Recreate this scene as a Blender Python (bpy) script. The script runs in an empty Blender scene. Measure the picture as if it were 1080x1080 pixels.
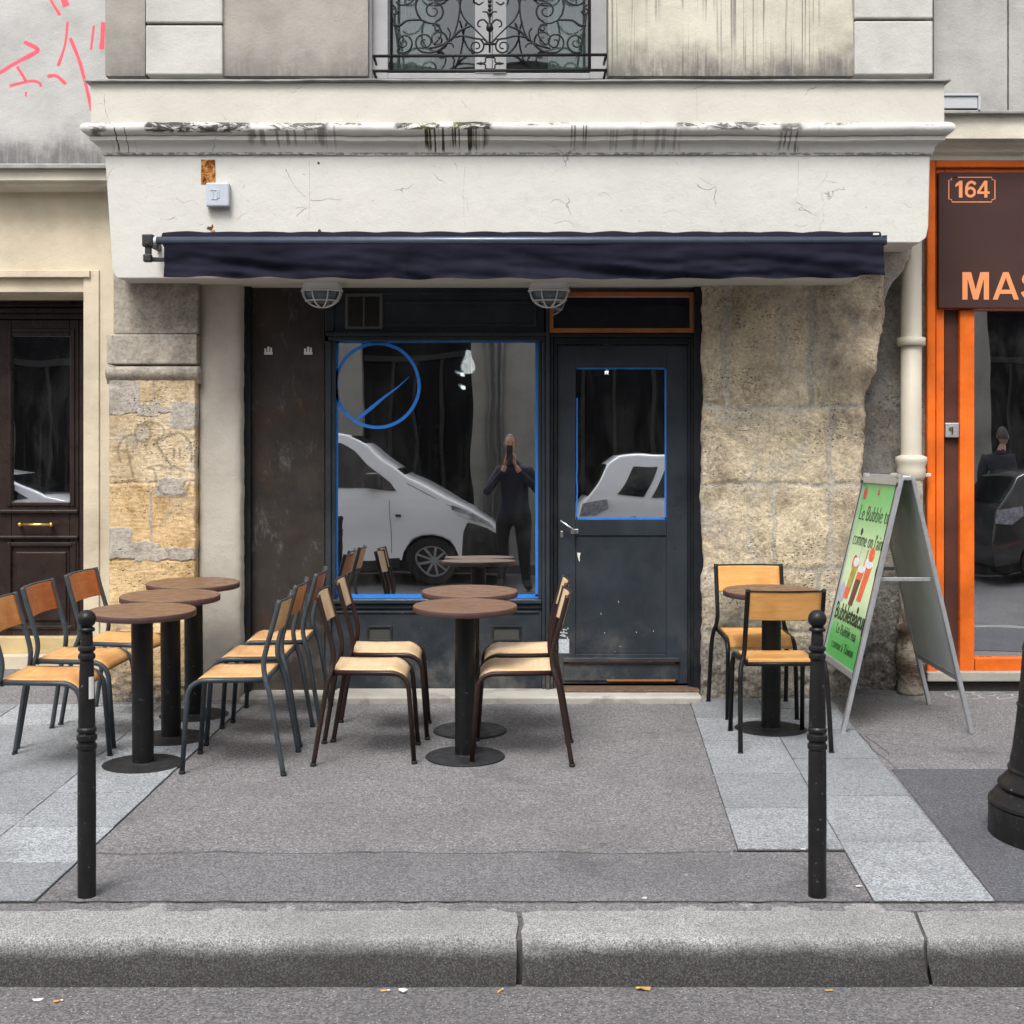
import bpy, bmesh, math, random
from mathutils import Vector, Matrix, noise as mnoise
random.seed(7)
C = bpy.context.scene.collection
R = math.radians
PI = math.pi

# ------------------------------------------------------------------ place
# street axis = x, depth away from the street = y, z up; the facade stands near y = 0
F_, CX, CY, D, ZC, SL = 1450.0, 537.0, 479.0, 8.12, 1.435, 0.0283
def X(px, y): return (px - CX) * (y + D) / F_
def Z(py, y): return ZC + (CY - py) * (y + D) / F_
def gz(y): return SL * y                       # pavement falls towards the kerb
def G(px, py):                                 # point on the pavement
    d = F_ * (ZC + SL * D) / (py - (CY - SL * F_))
    return Vector(((px - CX) * d / F_, d - D, SL * (d - D)))
ROAD = -0.232

# ------------------------------------------------------------------ mesh helpers
def smooth_pts(pts, n=6, closed=False):
    P = [Vector(p) for p in pts]; out = []
    m = len(P)
    for i in range(m - 1):
        p0 = P[max(i-1, 0)]; p1 = P[i]; p2 = P[i+1]; p3 = P[min(i+2, m-1)]
        for k in range(n):
            t = k / n; t2 = t*t; t3 = t2*t
            out.append(0.5*((2*p1) + (p2-p0)*t + (2*p0-5*p1+4*p2-p3)*t2 + (3*p1-p0-3*p2+p3)*t3))
    out.append(P[-1]); return out

def fillet(pts, r, n=6):
    P = [Vector(p) for p in pts]; out = [P[0]]
    for i in range(1, len(P)-1):
        a = (P[i-1]-P[i]); b = (P[i+1]-P[i])
        rr = min(r, a.length*.49, b.length*.49)
        s = P[i] + a.normalized()*rr; e = P[i] + b.normalized()*rr
        for k in range(n+1):
            t = k/n
            out.append((1-t)**2*s + 2*t*(1-t)*P[i] + t*t*e)
    out.append(P[-1]); return out

class MB:
    def __init__(s): s.bm = bmesh.new(); s.mi = 0
    def m(s, i): s.mi = i; return s
    def _take(s, t, smooth=False):
        vm = {}
        for v in t.verts: vm[v] = s.bm.verts.new(v.co)
        for f in t.faces:
            try:
                nf = s.bm.faces.new([vm[v] for v in f.verts]); nf.material_index = s.mi; nf.smooth = smooth or f.smooth
            except ValueError: pass
        t.free()
    def box(s, x0, x1, y0, y1, z0, z1, bev=0.0, seg=2, mat=None):
        t = bmesh.new(); bmesh.ops.create_cube(t, size=1)
        for v in t.verts:
            v.co = Vector(((x0+x1)/2 + v.co.x*(x1-x0), (y0+y1)/2 + v.co.y*(y1-y0), (z0+z1)/2 + v.co.z*(z1-z0)))
        if bev > 0:
            bev = min(bev, .45*min(abs(x1-x0), abs(y1-y0), abs(z1-z0)))
            bmesh.ops.bevel(t, geom=t.edges[:], offset=bev, segments=seg, profile=.5, affect='EDGES')
        if mat is not None: bmesh.ops.transform(t, matrix=mat, verts=t.verts)
        s._take(t); return s
    def pbox(s, px0, px1, py0, py1, y, th, bev=0.003):      # seen rectangle on the plane y, going back by th
        return s.box(X(px0, y), X(px1, y), y, y+th, Z(py1, y), Z(py0, y), bev)
    def prism(s, poly, y0, y1, bev=0.0, axis='y', seg=2):   # poly of (a, z)
        t = bmesh.new()
        def pt(a, z, d): return (a, d, z) if axis == 'y' else ((d, a, z) if axis == 'x' else (a, z, d))
        A = [t.verts.new(pt(a, z, y0)) for a, z in poly]; B = [t.verts.new(pt(a, z, y1)) for a, z in poly]
        t.faces.new(A); t.faces.new(list(reversed(B)))
        n = len(poly)
        for i in range(n): t.faces.new([A[(i+1) % n], A[i], B[i], B[(i+1) % n]])
        bmesh.ops.recalc_face_normals(t, faces=t.faces)
        if bev: bmesh.ops.bevel(t, geom=t.edges[:], offset=bev, segments=seg, profile=.5, affect='EDGES')
        s._take(t); return s
    def tube(s, pts, r, seg=8, caps=True, flat=1.0):
        P = [Vector(p) for p in pts]; n = len(P)
        rr = r if callable(r) else (lambda t: r)
        T = []
        for i in range(n):
            a = P[min(i+1, n-1)] - P[max(i-1, 0)]
            T.append(a.normalized() if a.length > 1e-9 else Vector((0, 0, 1)))
        up = Vector((0, 0, 1)) if abs(T[0].z) < .9 else Vector((0, 1, 0))
        u = T[0].cross(up).normalized(); rings = []
        for i in range(n):
            u = (u - T[i]*u.dot(T[i])).normalized(); v = T[i].cross(u)
            q = rr(i/(n-1))
            rings.append([s.bm.verts.new(P[i] + (u*math.cos(2*PI*k/seg)*flat + v*math.sin(2*PI*k/seg))*q) for k in range(seg)])
        for i in range(n-1):
            for k in range(seg):
                f = s.bm.faces.new([rings[i][k], rings[i][(k+1) % seg], rings[i+1][(k+1) % seg], rings[i+1][k]])
                f.material_index = s.mi; f.smooth = True
        if caps:
            for rg, rev in ((rings[0], True), (rings[-1], False)):
                f = s.bm.faces.new(list(reversed(rg)) if rev else rg); f.material_index = s.mi
        return s
    def lathe(s, prof, cx, cy, cz=0, seg=32, sharp=True):     # (r, z)
        rings = []
        for r, z in prof:
            rings.append([s.bm.verts.new((cx + r*math.cos(2*PI*k/seg), cy + r*math.sin(2*PI*k/seg), cz+z)) for k in range(seg)])
        for i in range(len(prof)-1):
            for k in range(seg):
                f = s.bm.faces.new([rings[i][k], rings[i][(k+1) % seg], rings[i+1][(k+1) % seg], rings[i+1][k]])
                f.material_index = s.mi; f.smooth = True
        f = s.bm.faces.new(list(reversed(rings[0]))); f.material_index = s.mi
        f = s.bm.faces.new(rings[-1]); f.material_index = s.mi
        return s
    def loft(s, rows, caps=True, smooth=False):               # rows of equal-length point lists
        L = [[s.bm.verts.new(p) for p in row] for row in rows]
        for i in range(len(L)-1):
            for k in range(len(L[0])-1):
                f = s.bm.faces.new([L[i][k], L[i][k+1], L[i+1][k+1], L[i+1][k]]); f.material_index = s.mi; f.smooth = smooth
        return s
    def poly(s, pts):
        f = s.bm.faces.new([s.bm.verts.new(p) for p in pts]); f.material_index = s.mi; return s
    def ribbon(s, pts, w, nrm, off=0.0, th=0.0006):           # a painted stroke lying on a surface of normal nrm
        P = [Vector(p) for p in pts]; nrm = Vector(nrm); n = len(P)
        ww = w if callable(w) else (lambda t: w)
        A = []; B = []; A2 = []; B2 = []
        for i in range(n):
            t = (P[min(i+1, n-1)] - P[max(i-1, 0)]).normalized(); sd = t.cross(nrm).normalized()*ww(i/(n-1))*.5
            o = P[i] + nrm*off
            A2.append(s.bm.verts.new(o+sd)); B2.append(s.bm.verts.new(o-sd))
            A.append(s.bm.verts.new(o+sd+nrm*th)); B.append(s.bm.verts.new(o-sd+nrm*th))
        for i in range(n-1):
            for q in ((A[i], A[i+1], B[i+1], B[i]), (A2[i], A2[i+1], A[i+1], A[i]), (B[i], B[i+1], B2[i+1], B2[i])):
                f = s.bm.faces.new(q); f.material_index = s.mi
        for q in ((A2[0], A[0], B[0], B2[0]), (A2[-1], B2[-1], B[-1], A[-1])):
            f = s.bm.faces.new(q); f.material_index = s.mi
        return s
    def text(s, body, size, M, offset=0.0, extrude=0.0008, align='LEFT', sx=1.0):
        cu = bpy.data.curves.new('lettering', 'FONT'); cu.body = body; cu.size = size; cu.offset = offset
        cu.extrude = extrude; cu.align_x = align; cu.resolution_u = 4
        o = bpy.data.objects.new('lettering', cu); C.objects.link(o)
        bpy.context.view_layer.update()
        dg = bpy.context.evaluated_depsgraph_get()
        me = bpy.data.meshes.new_from_object(o.evaluated_get(dg))
        t = bmesh.new(); t.from_mesh(me)
        bmesh.ops.transform(t, matrix=M @ Matrix.Diagonal((sx, 1, 1, 1)), verts=t.verts)
        s._take(t)
        bpy.data.objects.remove(o); bpy.data.curves.remove(cu); bpy.data.meshes.remove(me)
        return s
    def xf(s, M): bmesh.ops.transform(s.bm, matrix=M, verts=s.bm.verts); return s
    def build(s, name, mats, parent=None, smooth=None, recalc=True):
        if recalc: bmesh.ops.recalc_face_normals(s.bm, faces=s.bm.faces)
        me = bpy.data.meshes.new(name); s.bm.to_mesh(me); s.bm.free()
        for mm in (mats if isinstance(mats, (list, tuple)) else [mats]): me.materials.append(mm)
        if smooth:
            for p in me.polygons: p.use_smooth = True
            try: me.set_sharp_from_angle(angle=smooth)
            except Exception: pass
        o = bpy.data.objects.new(name, me); C.objects.link(o)
        if parent is not None: o.parent = parent
        return o

def tag(o, label, cat, group=None):
    o['label'] = label; o['category'] = cat
    if group: o['group'] = group
    return o
def thing(name, label, cat, loc=(0, 0, 0), rz=0.0, tilt=0.0, group=None):
    o = bpy.data.objects.new(name, None); C.objects.link(o); o.empty_display_size = .1
    o.rotation_mode = 'ZYX'; o.location = loc; o.rotation_euler = (tilt, 0, rz)
    return tag(o, label, cat, group)
def structure(o):
    o['kind'] = 'structure'; return o
def dup(root, loc, rz, tilt, label):
    r = root.copy(); C.objects.link(r); r.location = loc; r.rotation_euler = (tilt, 0, rz); r['label'] = label
    for ch in list(root.children):
        c = ch.copy(); C.objects.link(c); c.parent = r
        for g in list(ch.children):
            d = g.copy(); C.objects.link(d); d.parent = c
    return r
TILT = math.atan(SL)

# ------------------------------------------------------------------ material helpers
class GN:
    def __init__(s, name):
        s.mat = bpy.data.materials.new(name); s.mat.use_nodes = True
        s.nt = s.mat.node_tree; s.nt.nodes.clear()
        s.out = s.nt.nodes.new('ShaderNodeOutputMaterial')
        s.tc = s.nt.nodes.new('ShaderNodeTexCoord')
        s.b = None
    def n(s, t): return s.nt.nodes.new(t)
    def put(s, sock, v):
        if hasattr(v, 'links') or isinstance(v, bpy.types.NodeSocket): s.nt.links.new(v, sock)
        elif isinstance(v, (tuple, list)):
            sock.default_value = tuple(v) + (1.0,)*(len(sock.default_value)-len(v)) if len(v) < len(sock.default_value) else tuple(v)
        else: sock.default_value = v
    def co(s, scale=(1, 1, 1), loc=(0, 0, 0), rot=(0, 0, 0), kind='Object'):
        m = s.n('ShaderNodeMapping'); s.nt.links.new(s.tc.outputs[kind], m.inputs['Vector'])
        m.inputs['Scale'].default_value = scale; m.inputs['Location'].default_value = loc; m.inputs['Rotation'].default_value = rot
        return m.outputs[0]
    def noise(s, scale, detail=4, rough=.55, dist=0.0, v=None, col=False):
        t = s.n('ShaderNodeTexNoise'); t.inputs['Scale'].default_value = scale; t.inputs['Detail'].default_value = detail
        t.inputs['Roughness'].default_value = rough; t.inputs['Distortion'].default_value = dist
        s.nt.links.new(v if v is not None else s.co(), t.inputs['Vector'])
        return t.outputs['Color' if col else 'Fac']
    def vor(s, scale, out='Distance', feature='F1', v=None, rand=1.0):
        t = s.n('ShaderNodeTexVoronoi'); t.feature = feature; t.inputs['Scale'].default_value = scale
        t.inputs['Randomness'].default_value = rand
        s.nt.links.new(v if v is not None else s.co(), t.inputs['Vector'])
        return t.outputs[out]
    def ramp(s, f, stops, interp='LINEAR'):
        t = s.n('ShaderNodeValToRGB'); cr = t.color_ramp; cr.interpolation = interp
        while len(cr.elements) < len(stops): cr.elements.new(.5)
        for e, (p, c) in zip(cr.elements, stops):
            e.position = p; e.color = (c, c, c, 1) if not isinstance(c, (tuple, list)) else tuple(c[:3]) + (1,)
        s.put(t.inputs[0], f); return t.outputs[0]
    def mix(s, f, a, b, blend='MIX'):
        t = s.n('ShaderNodeMix'); t.data_type = 'RGBA'; t.blend_type = blend; t.clamp_factor = True
        s.put(t.inputs[0], f); s.put(t.inputs[6], a); s.put(t.inputs[7], b); return t.outputs[2]
    def math(s, op, a, b=0.0, clamp=False):
        t = s.n('ShaderNodeMath'); t.operation = op; t.use_clamp = clamp
        s.put(t.inputs[0], a); s.put(t.inputs[1], b); return t.outputs[0]
    def mr(s, v, a, b, c=0.0, d=1.0, smooth=True):
        t = s.n('ShaderNodeMapRange'); t.interpolation_type = 'SMOOTHSTEP' if smooth else 'LINEAR'; t.clamp = True
        s.put(t.inputs[0], v)
        for i, q in zip((1, 2, 3, 4), (a, b, c, d)): s.put(t.inputs[i], q)
        return t.outputs[0]
    def xyz(s, kind='Object'):
        t = s.n('ShaderNodeSeparateXYZ'); s.nt.links.new(s.tc.outputs[kind], t.inputs[0]); return t.outputs
    def attr(s, name):
        t = s.n('ShaderNodeAttribute'); t.attribute_name = name; return t.outputs['Fac']
    def bump(s, h, dist=.01, strength=1.0, nrm=None):
        t = s.n('ShaderNodeBump'); t.inputs['Strength'].default_value = strength; t.inputs['Distance'].default_value = dist
        s.put(t.inputs['Height'], h)
        if nrm is not None: s.nt.links.new(nrm, t.inputs['Normal'])
        return t.outputs[0]
    def done(s, base, rough=.6, metal=0.0, nrm=None, spec=None, coat=0.0):
        b = s.n('ShaderNodeBsdfPrincipled'); s.b = b
        s.put(b.inputs['Base Color'], base); s.put(b.inputs['Roughness'], rough); s.put(b.inputs['Metallic'], metal)
        if spec is not None: s.put(b.inputs['Specular IOR Level'], spec)
        if coat: b.inputs['Coat Weight'].default_value = coat; b.inputs['Coat Roughness'].default_value = .05
        if nrm is not None: s.nt.links.new(nrm, b.inputs['Normal'])
        s.nt.links.new(b.outputs[0], s.out.inputs[0]); return s.mat

def m_simple(name, col, rough=.5, metal=0.0, var=.15, scale=8, bump=0.0, bscale=200, coat=0.0, spec=None):
    g = GN(name)
    f = g.noise(scale, 5, .6)
    lo = tuple(c*(1-var) for c in col); hi = tuple(min(1, c*(1+var)) for c in col)
    base = g.ramp(f, [(.3, lo), (.7, hi)])
    rg = g.mr(g.noise(scale*3, 4), .3, .7, max(.02, rough-.08), min(1, rough+.08))
    nm = g.bump(g.noise(bscale, 3), bump) if bump else None
    return g.done(base, rg, metal, nm, spec, coat)

MT = {}
# white painted render of the lintel, band and cornice (grime sits on ledges and runs down from them)
def m_white(name, dirt_bands=(), patches=(), drip_from=None, tint=(.54, .53, .492)):
    g = GN(name); x, y, z = g.xyz()
    f = g.noise(1.3, 6, .6); f2 = g.noise(14, 5, .6)
    base = g.ramp(f, [(.3, tuple(c*.91 for c in tint)), (.55, tint), (.8, tuple(min(1, c*1.06) for c in tint))])
    base = g.mix(g.math('MULTIPLY', g.mr(f2, .52, .8), .3), base, (.36, .345, .31))
    # fine cracks and flaking
    dv = g.n('ShaderNodeVectorMath'); dv.operation = 'ADD'
    nz = g.noise(3.0, 4, .6, col=True); sc = g.n('ShaderNodeVectorMath'); sc.operation = 'SCALE'; sc.inputs['Scale'].default_value = .35
    g.nt.links.new(nz, sc.inputs[0]); g.nt.links.new(g.co(), dv.inputs[0]); g.nt.links.new(sc.outputs[0], dv.inputs[1])
    e = g.vor(1.9, 'Distance', 'DISTANCE_TO_EDGE', v=dv.outputs[0])
    crk = g.math('MULTIPLY', g.mr(e, .001, .0055, 1, 0), g.mr(g.noise(3.6, 3, .6, v=g.co(loc=(5, 1, 2))), .55, .66))
    base = g.mix(g.math('MULTIPLY', crk, .6), base, (.16, .14, .12))
    chips = g.mr(g.noise(26, 6, .65, v=g.co(loc=(3, 3, 3))), .70, .73)
    chipm = g.math('MULTIPLY', chips, g.mr(g.noise(1.7, 2, v=g.co(loc=(9, 0, 4))), .5, .62))
    base = g.mix(g.math('MULTIPLY', chipm, .7), base, (.2, .17, .13))
    dirt = None
    for (pa, pb, zt, zb_, amt, run) in patches:      # flaked, mossy stretches of the moulding and the black runs below them
        xw_ = g.math('ADD', x, g.math('MULTIPLY', g.math('SUBTRACT', g.noise(9, 4, .6, v=g.co(loc=(2, 2, 2))), .5), .12))
        inx = g.math('MULTIPLY', g.mr(xw_, pa-.02, pa+.02), g.mr(xw_, pb-.02, pb+.02, 1, 0))
        inz = g.math('MULTIPLY', g.mr(z, zt, zt+.008, 1, 0), g.mr(z, zb_-.01, zb_+.004))
        if run:
            stk = g.mr(g.noise(run, 2, .5, v=g.co((1, .01, .012), loc=(pa, 0, 0))), .50, .56)
            ln = g.mr(g.math('ADD', z, g.math('MULTIPLY', g.noise(run*.8, 1, .5, v=g.co((1, .01, .01), loc=(7, 0, 0))), -.10)), zb_-.07, zb_-.03)
            q = g.math('MULTIPLY', g.math('MULTIPLY', stk, ln), g.mr(z, zt, zt+.008, 1, 0))
        else:
            q = g.math('MULTIPLY', g.mr(g.noise(17, 10, .8, dist=.8, v=g.co((.6, 1, 1.6), loc=(pb, 0, 0))), .465, .495), inz)
        q = g.math('MULTIPLY', g.math('MULTIPLY', q, inx), amt)
        dirt = q if dirt is None else g.math('MAXIMUM', dirt, q)
    for (za, zb, zc_, thr, amt) in dirt_bands:     # za..zb: where it gathers; zc_: how far it can run down
        band = g.math('MULTIPLY', g.mr(z, za, za+.006), g.mr(z, zb, zb+.006, 1, 0))
        blot = g.mr(g.noise(2.2, 8, .72, v=g.co((1.4, 1, 5))), thr, thr+.06)
        fine = g.mr(g.noise(30, 6, .7, v=g.co((1, 1, 2.2))), .40, .56)
        d1 = g.math('MULTIPLY', g.math('MULTIPLY', band, blot), fine)
        runb = g.math('MULTIPLY', g.mr(z, zc_, zc_+.1, 0, 1), g.mr(z, za, za+.01, 1, 0))
        streak = g.mr(g.noise(60, 2, .5, v=g.co((1, .01, .012))), .56, .64)
        where = g.mr(g.noise(2.1, 3, .6, v=g.co((1.0, .01, .01), loc=(3.7, 0, 0))), .56, .66)
        d2 = g.math('MULTIPLY', g.math('MULTIPLY', runb, streak), where)
        dd = g.math('MULTIPLY', g.math('MAXIMUM', d1, d2), amt)
        dirt = dd if dirt is None else g.math('MAXIMUM', dirt, dd)
    if dirt is not None:
        gm_ = g.math('MULTIPLY', g.mr(x, X(425, -.46), X(440, -.46)), g.mr(x, X(500, -.46), X(530, -.46), 1, 0))
        dc = g.mix(g.math('MULTIPLY', gm_, g.mr(g.noise(14, 4), .42, .55)), (.024, .021, .018), (.060, .066, .018))
        base = g.mix(dirt, base, dc)
    h = g.math('ADD', g.noise(5, 6, .6), g.math('MULTIPLY', g.noise(60, 4, .6), .18))
    h = g.math('SUBTRACT', h, g.math('MULTIPLY', crk, .25))
    return g.done(base, .72, 0, g.bump(h, .011, .7), .25)
MT['white'] = m_white('white painted render')
MT['cornice'] = m_white('white painted cornice', dirt_bands=[(3.262, 3.295, 3.12, .50, .8), (3.118, 3.132, 3.05, .36, .7)],
    patches=[(X(152, -.46), X(262, -.46), 3.292, 3.232, .95, 0), (X(285, -.46), X(345, -.46), 3.285, 3.24, .85, 0), (X(420, -.46), X(520, -.46), 3.298, 3.245, .97, 0), (X(715, -.46), X(800, -.46), 3.29, 3.245, .85, 0), (X(822, -.46), X(848, -.46), 3.29, 3.24, .8, 0), (X(96, -.46), X(112, -.46), 3.29, 3.22, .8, 0),
             (X(118, -.46), X(136, -.46), 3.25, 3.13, .95, 75), (X(446, -.46), X(512, -.46), 3.25, 3.15, .97, 62), (X(825, -.46), X(846, -.46), 3.25, 3.15, .7, 62), (X(260, -.46), X(345, -.46), 3.24, 3.18, .55, 40), (X(640, -.46), X(720, -.46), 3.24, 3.15, .35, 55)])
MT['band'] = m_white('white painted band', tint=(.53, .51, .45))

def m_plaster(name, tint, streaks=False, darkbase=None, dark=.7):
    g = GN(name); x, y, z = g.xyz()
    f = g.noise(2.2, 6, .62)
    base = g.ramp(f, [(.28, tuple(c*.72 for c in tint)), (.55, tint), (.8, tuple(c*1.12 for c in tint))])
    if darkbase:
        z0, z1 = darkbase
        zz = g.math('ADD', z, g.math('MULTIPLY', g.math('SUBTRACT', g.noise(3.2, 5, .65), .5), .5))
        fine = g.mr(g.noise(40, 4, .6, v=g.co((1, 1, .12))), .2, .6, .55, 1)
        base = g.mix(g.math('MULTIPLY', g.math('MULTIPLY', g.mr(zz, z0, z1, dark, 0), fine), 1), base, (.085, .08, .08))
    if streaks:
        st = g.mr(g.noise(62, 3, .6, v=g.co((1, .01, .010))), .52, .60)
        st2 = g.mr(g.noise(4, 3, .6, v=g.co((1, .01, .3), loc=(2, 0, 1))), .36, .52)
        base = g.mix(g.math('MULTIPLY', g.math('MULTIPLY', st, st2), .75), base, (.12, .11, .10))
    h = g.math('ADD', g.noise(6, 6, .6), g.math('MULTIPLY', g.noise(90, 4, .6), .2))
    return g.done(base, .8, 0, g.bump(h, .014, .7), .25)
MT['plaster_grey'] = m_plaster('dirty grey plaster', (.31, .29, .255), darkbase=(3.50, 3.95), dark=.88)
MT['plaster_cream'] = m_plaster('rain streaked cream plaster', (.49, .465, .38), streaks=True, darkbase=(3.62, 3.9), dark=.92)
MT['quoin'] = m_plaster('painted quoin stone', (.44, .43, .405), darkbase=(3.5, 3.62), dark=.2)
MT['pier'] = m_plaster('grey cement render', (.385, .36, .31), darkbase=(-.05, .35), dark=.3)
MT['grey_wall'] = m_plaster('pale grey wall paint', (.36, .355, .335), darkbase=(3.42, 3.6), dark=.55)
MT['graf_wall'] = m_plaster('off white wall paint', (.43, .425, .41), darkbase=(3.26, 3.52), dark=.85)
MT['cream'] = m_plaster('cream painted stone', (.62, .58, .48))
MT['limestone_smooth'] = m_plaster('smooth limestone', (.56, .485, .36))
MT['yellow_stone'] = m_plaster('yellow stone step', (.52, .40, .21))
MT['opp_pale'] = m_plaster('pale facade stone', (.30, .285, .245))
MT['opp_dark'] = m_simple('black shopfront paint', (.006, .006, .007), .7, spec=.1)

# bare limestone with mortar given by a mesh attribute (1 = mortar / cement patch)
def m_stone(name, tan, tan2, cement, rough_scale=1.0, low_grey=None, dirt=.6, pits=1.0, strata=0.0, warm=None):
    g = GN(name); x, y, z = g.xyz()
    mo = g.attr('mortar')
    f = g.noise(2.6, 10, .74, dist=.5)
    base = g.ramp(f, [(.30, tuple(c*.7 for c in tan2)), (.42, tan2), (.52, tan), (.68, tuple(min(1, c*1.28) for c in tan))])
    grey = g.mr(g.noise(2.1, 9, .72, dist=.6, v=g.co(loc=(11, 3, 1))), .50, .62, 0, .8)
    cem = g.ramp(g.noise(8, 9, .75), [(.32, tuple(c*.62 for c in cement)), (.5, cement), (.68, tuple(c*1.2 for c in cement))])
    base = g.mix(g.math('MULTIPLY', grey, .85), base, cem)
    base = g.mix(g.mr(mo, .30, .70, 0, .85), base, cem)
    dk = g.mr(g.noise(1.5, 8, .7, dist=.3, v=g.co(loc=(2, 9, 5))), .52, .68, 0, dirt)
    base = g.mix(dk, base, tuple(c*.33 for c in tan2))
    hf = g.ramp(g.noise(48, 8, .82, v=g.co(loc=(6, 6, 2))), [(.30, .42), (.5, 1.0), (.72, 1.35)])
    base = g.mix(.95, base, hf, 'MULTIPLY')
    v1 = g.vor(34, v=g.co((1, 1, 1.8))); v2 = g.vor(75, v=g.co((1, 1, 1.5), loc=(3, 1, 2)))
    zone = g.mr(g.noise(4.2, 5, .65, v=g.co(loc=(1, 8, 2))), .47, .60)
    pit = g.math('MAXIMUM', g.mr(v1, .10, .26, 1, 0), g.math('MULTIPLY', g.mr(v2, .12, .28, 1, 0), .8))
    pitm = g.math('MULTIPLY', g.math('MULTIPLY', pit, zone), pits)
    base = g.mix(g.math('MULTIPLY', pitm, .9), base, (.055, .045, .034))
    lt = g.mr(g.noise(33, 7, .78, v=g.co(loc=(9, 2, 8))), .64, .72, 0, .5)
    base = g.mix(lt, base, tuple(min(.85, c*1.5) for c in tan))
    if warm:
        zz = g.math('ADD', z, g.math('MULTIPLY', g.math('SUBTRACT', g.noise(4, 5, .6), .5), .12))
        base = g.mix(g.math('MULTIPLY', g.mr(zz, warm[0]-.015, warm[0]+.015, 1, 0), g.mr(mo, .3, .7, 1, 0)), base, warm[1], 'MULTIPLY')
    pn = g.attr('paint')
    base = g.mix(g.math('MULTIPLY', g.math('MULTIPLY', pn, g.mr(g.noise(55, 5, .7), .3, .6, .45, 1)), .62), base, (.13, .11, .085))
    if low_grey:
        zz = g.math('ADD', z, g.math('MULTIPLY', g.math('SUBTRACT', g.noise(5, 6, .7), .5), .55))
        peb = g.ramp(g.noise(42, 7, .78), [(.35, (.035, .032, .028)), (.47, (.17, .155, .14)), (.56, (.30, .28, .25)), (.70, (.56, .53, .49))])
        base = g.mix(g.mr(zz, low_grey-.1, low_grey+.12, .85, 0), base, peb)
    h = g.math('ADD', g.noise(30, 9, .78), g.math('MULTIPLY', g.noise(9, 6), .6))
    h = g.math('SUBTRACT', h, g.math('MULTIPLY', pitm, .8))
    if strata:
        st = g.noise(22, 6, .7, v=g.co((.35, 1, 3.2)))
        h = g.math('ADD', h, g.math('MULTIPLY', st, strata))
        base = g.mix(g.mr(st, .32, .42, .30, 0), base, tuple(c*.45 for c in tan2))
    return g.done(base, .9, 0, g.bump(h, .020*rough_scale, 1.0), .15)
MT['stone'] = m_stone('weathered limestone', (.74, .62, .445), (.46, .375, .27), (.57, .52, .44), low_grey=.38, rough_scale=1.5)
MT['stone_yellow'] = m_stone('bare yellow limestone', (.58, .47, .315), (.44, .335, .20), (.37, .35, .315), rough_scale=.5, low_grey=.12, dirt=.12, pits=1.0, strata=.35, warm=(Z(512, -.12), (1.0, .89, .72)))
MT['stone_grey'] = m_stone('grey cement stone', (.36, .325, .27), (.26, .235, .20), (.34, .32, .285), rough_scale=.4, dirt=.35, pits=.4)
MT['recess'] = m_stone('grey recessed rubble', (.29, .265, .22), (.2, .18, .155), (.30, .29, .265), low_grey=.6)

# painted joinery
def m_paint(name, col, scuff=(.5, .5, .48), amt=.5, zlow=.55, rust=None, rough=.42):
    g = GN(name); x, y, z = g.xyz()
    f = g.noise(3.5, 6, .6)
    base = g.ramp(f, [(.3, tuple(c*.75 for c in col)), (.7, tuple(c*1.3 for c in col))])
    if rust:
        base = g.mix(g.mr(g.noise(2.3, 7, .7, v=g.co(loc=(7, 0, 3))), .5, .72, 0, .85), base, rust)
        sc = g.mr(g.noise(7, 9, .8, dist=.4, v=g.co((1.1, 1, .55), loc=(3, 1, 0))), .54, .68, 0, .55)
        base = g.mix(sc, base, (.13, .125, .12))
    low = g.mr(z, zlow*.35, zlow*1.7, 1, .06)
    sp = g.mr(g.noise(48, 6, .75, v=g.co((1.2, 1, .8))), .62, .70)
    cl = g.mr(g.noise(6, 5, .7, v=g.co(loc=(2, 5, 1))), .5, .64)
    base = g.mix(g.math('MULTIPLY', g.math('MULTIPLY', sp, cl), g.math('MULTIPLY', low, amt)), base, scuff)
    dust = g.math('MULTIPLY', g.mr(g.noise(4, 6, .7, v=g.co(loc=(6, 6, 6))), .42, .75), g.mr(z, .05, .5, .55, .04))
    base = g.mix(dust, base, (.20, .185, .16))
    rg = g.mr(g.noise(12, 4), .3, .7, rough-.1, rough+.12)
    return g.done(base, rg, 0, g.bump(g.noise(70, 4, .6, v=g.co((1, 1, .3))), .0025, .6), .22)
MT['navy'] = m_paint('navy grey gloss paint', (.0225, .0285, .0355), amt=.8)
MT['navy_dark'] = m_paint('near black navy paint', (.009, .011, .014), amt=.4)
MT['black_panel'] = m_paint('worn black metal panel', (.031, .027, .024), amt=.4, rust=(.055, .028, .020), zlow=.3)
MT['brown_door'] = m_paint('dark brown door paint', (.022, .0135, .0115), amt=.1, rough=.35)
MT['brown_strip'] = m_paint('brown frame paint', (.075, .03, .022), amt=.2)
MT['sign_brown'] = m_simple('matt brown sign sheet', (.052, .026, .022), .5, spec=.2, var=.06, scale=3)
MT['orange'] = m_paint('orange gloss paint', (.66, .13, .015), amt=.25, rough=.35)
MT['orange_letter'] = m_simple('orange vinyl', (.78, .27, .10), .45, var=.03)
MT['rust_wood'] = m_paint('orange brown varnished wood', (.30, .105, .035), amt=.3, rough=.45)

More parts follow.
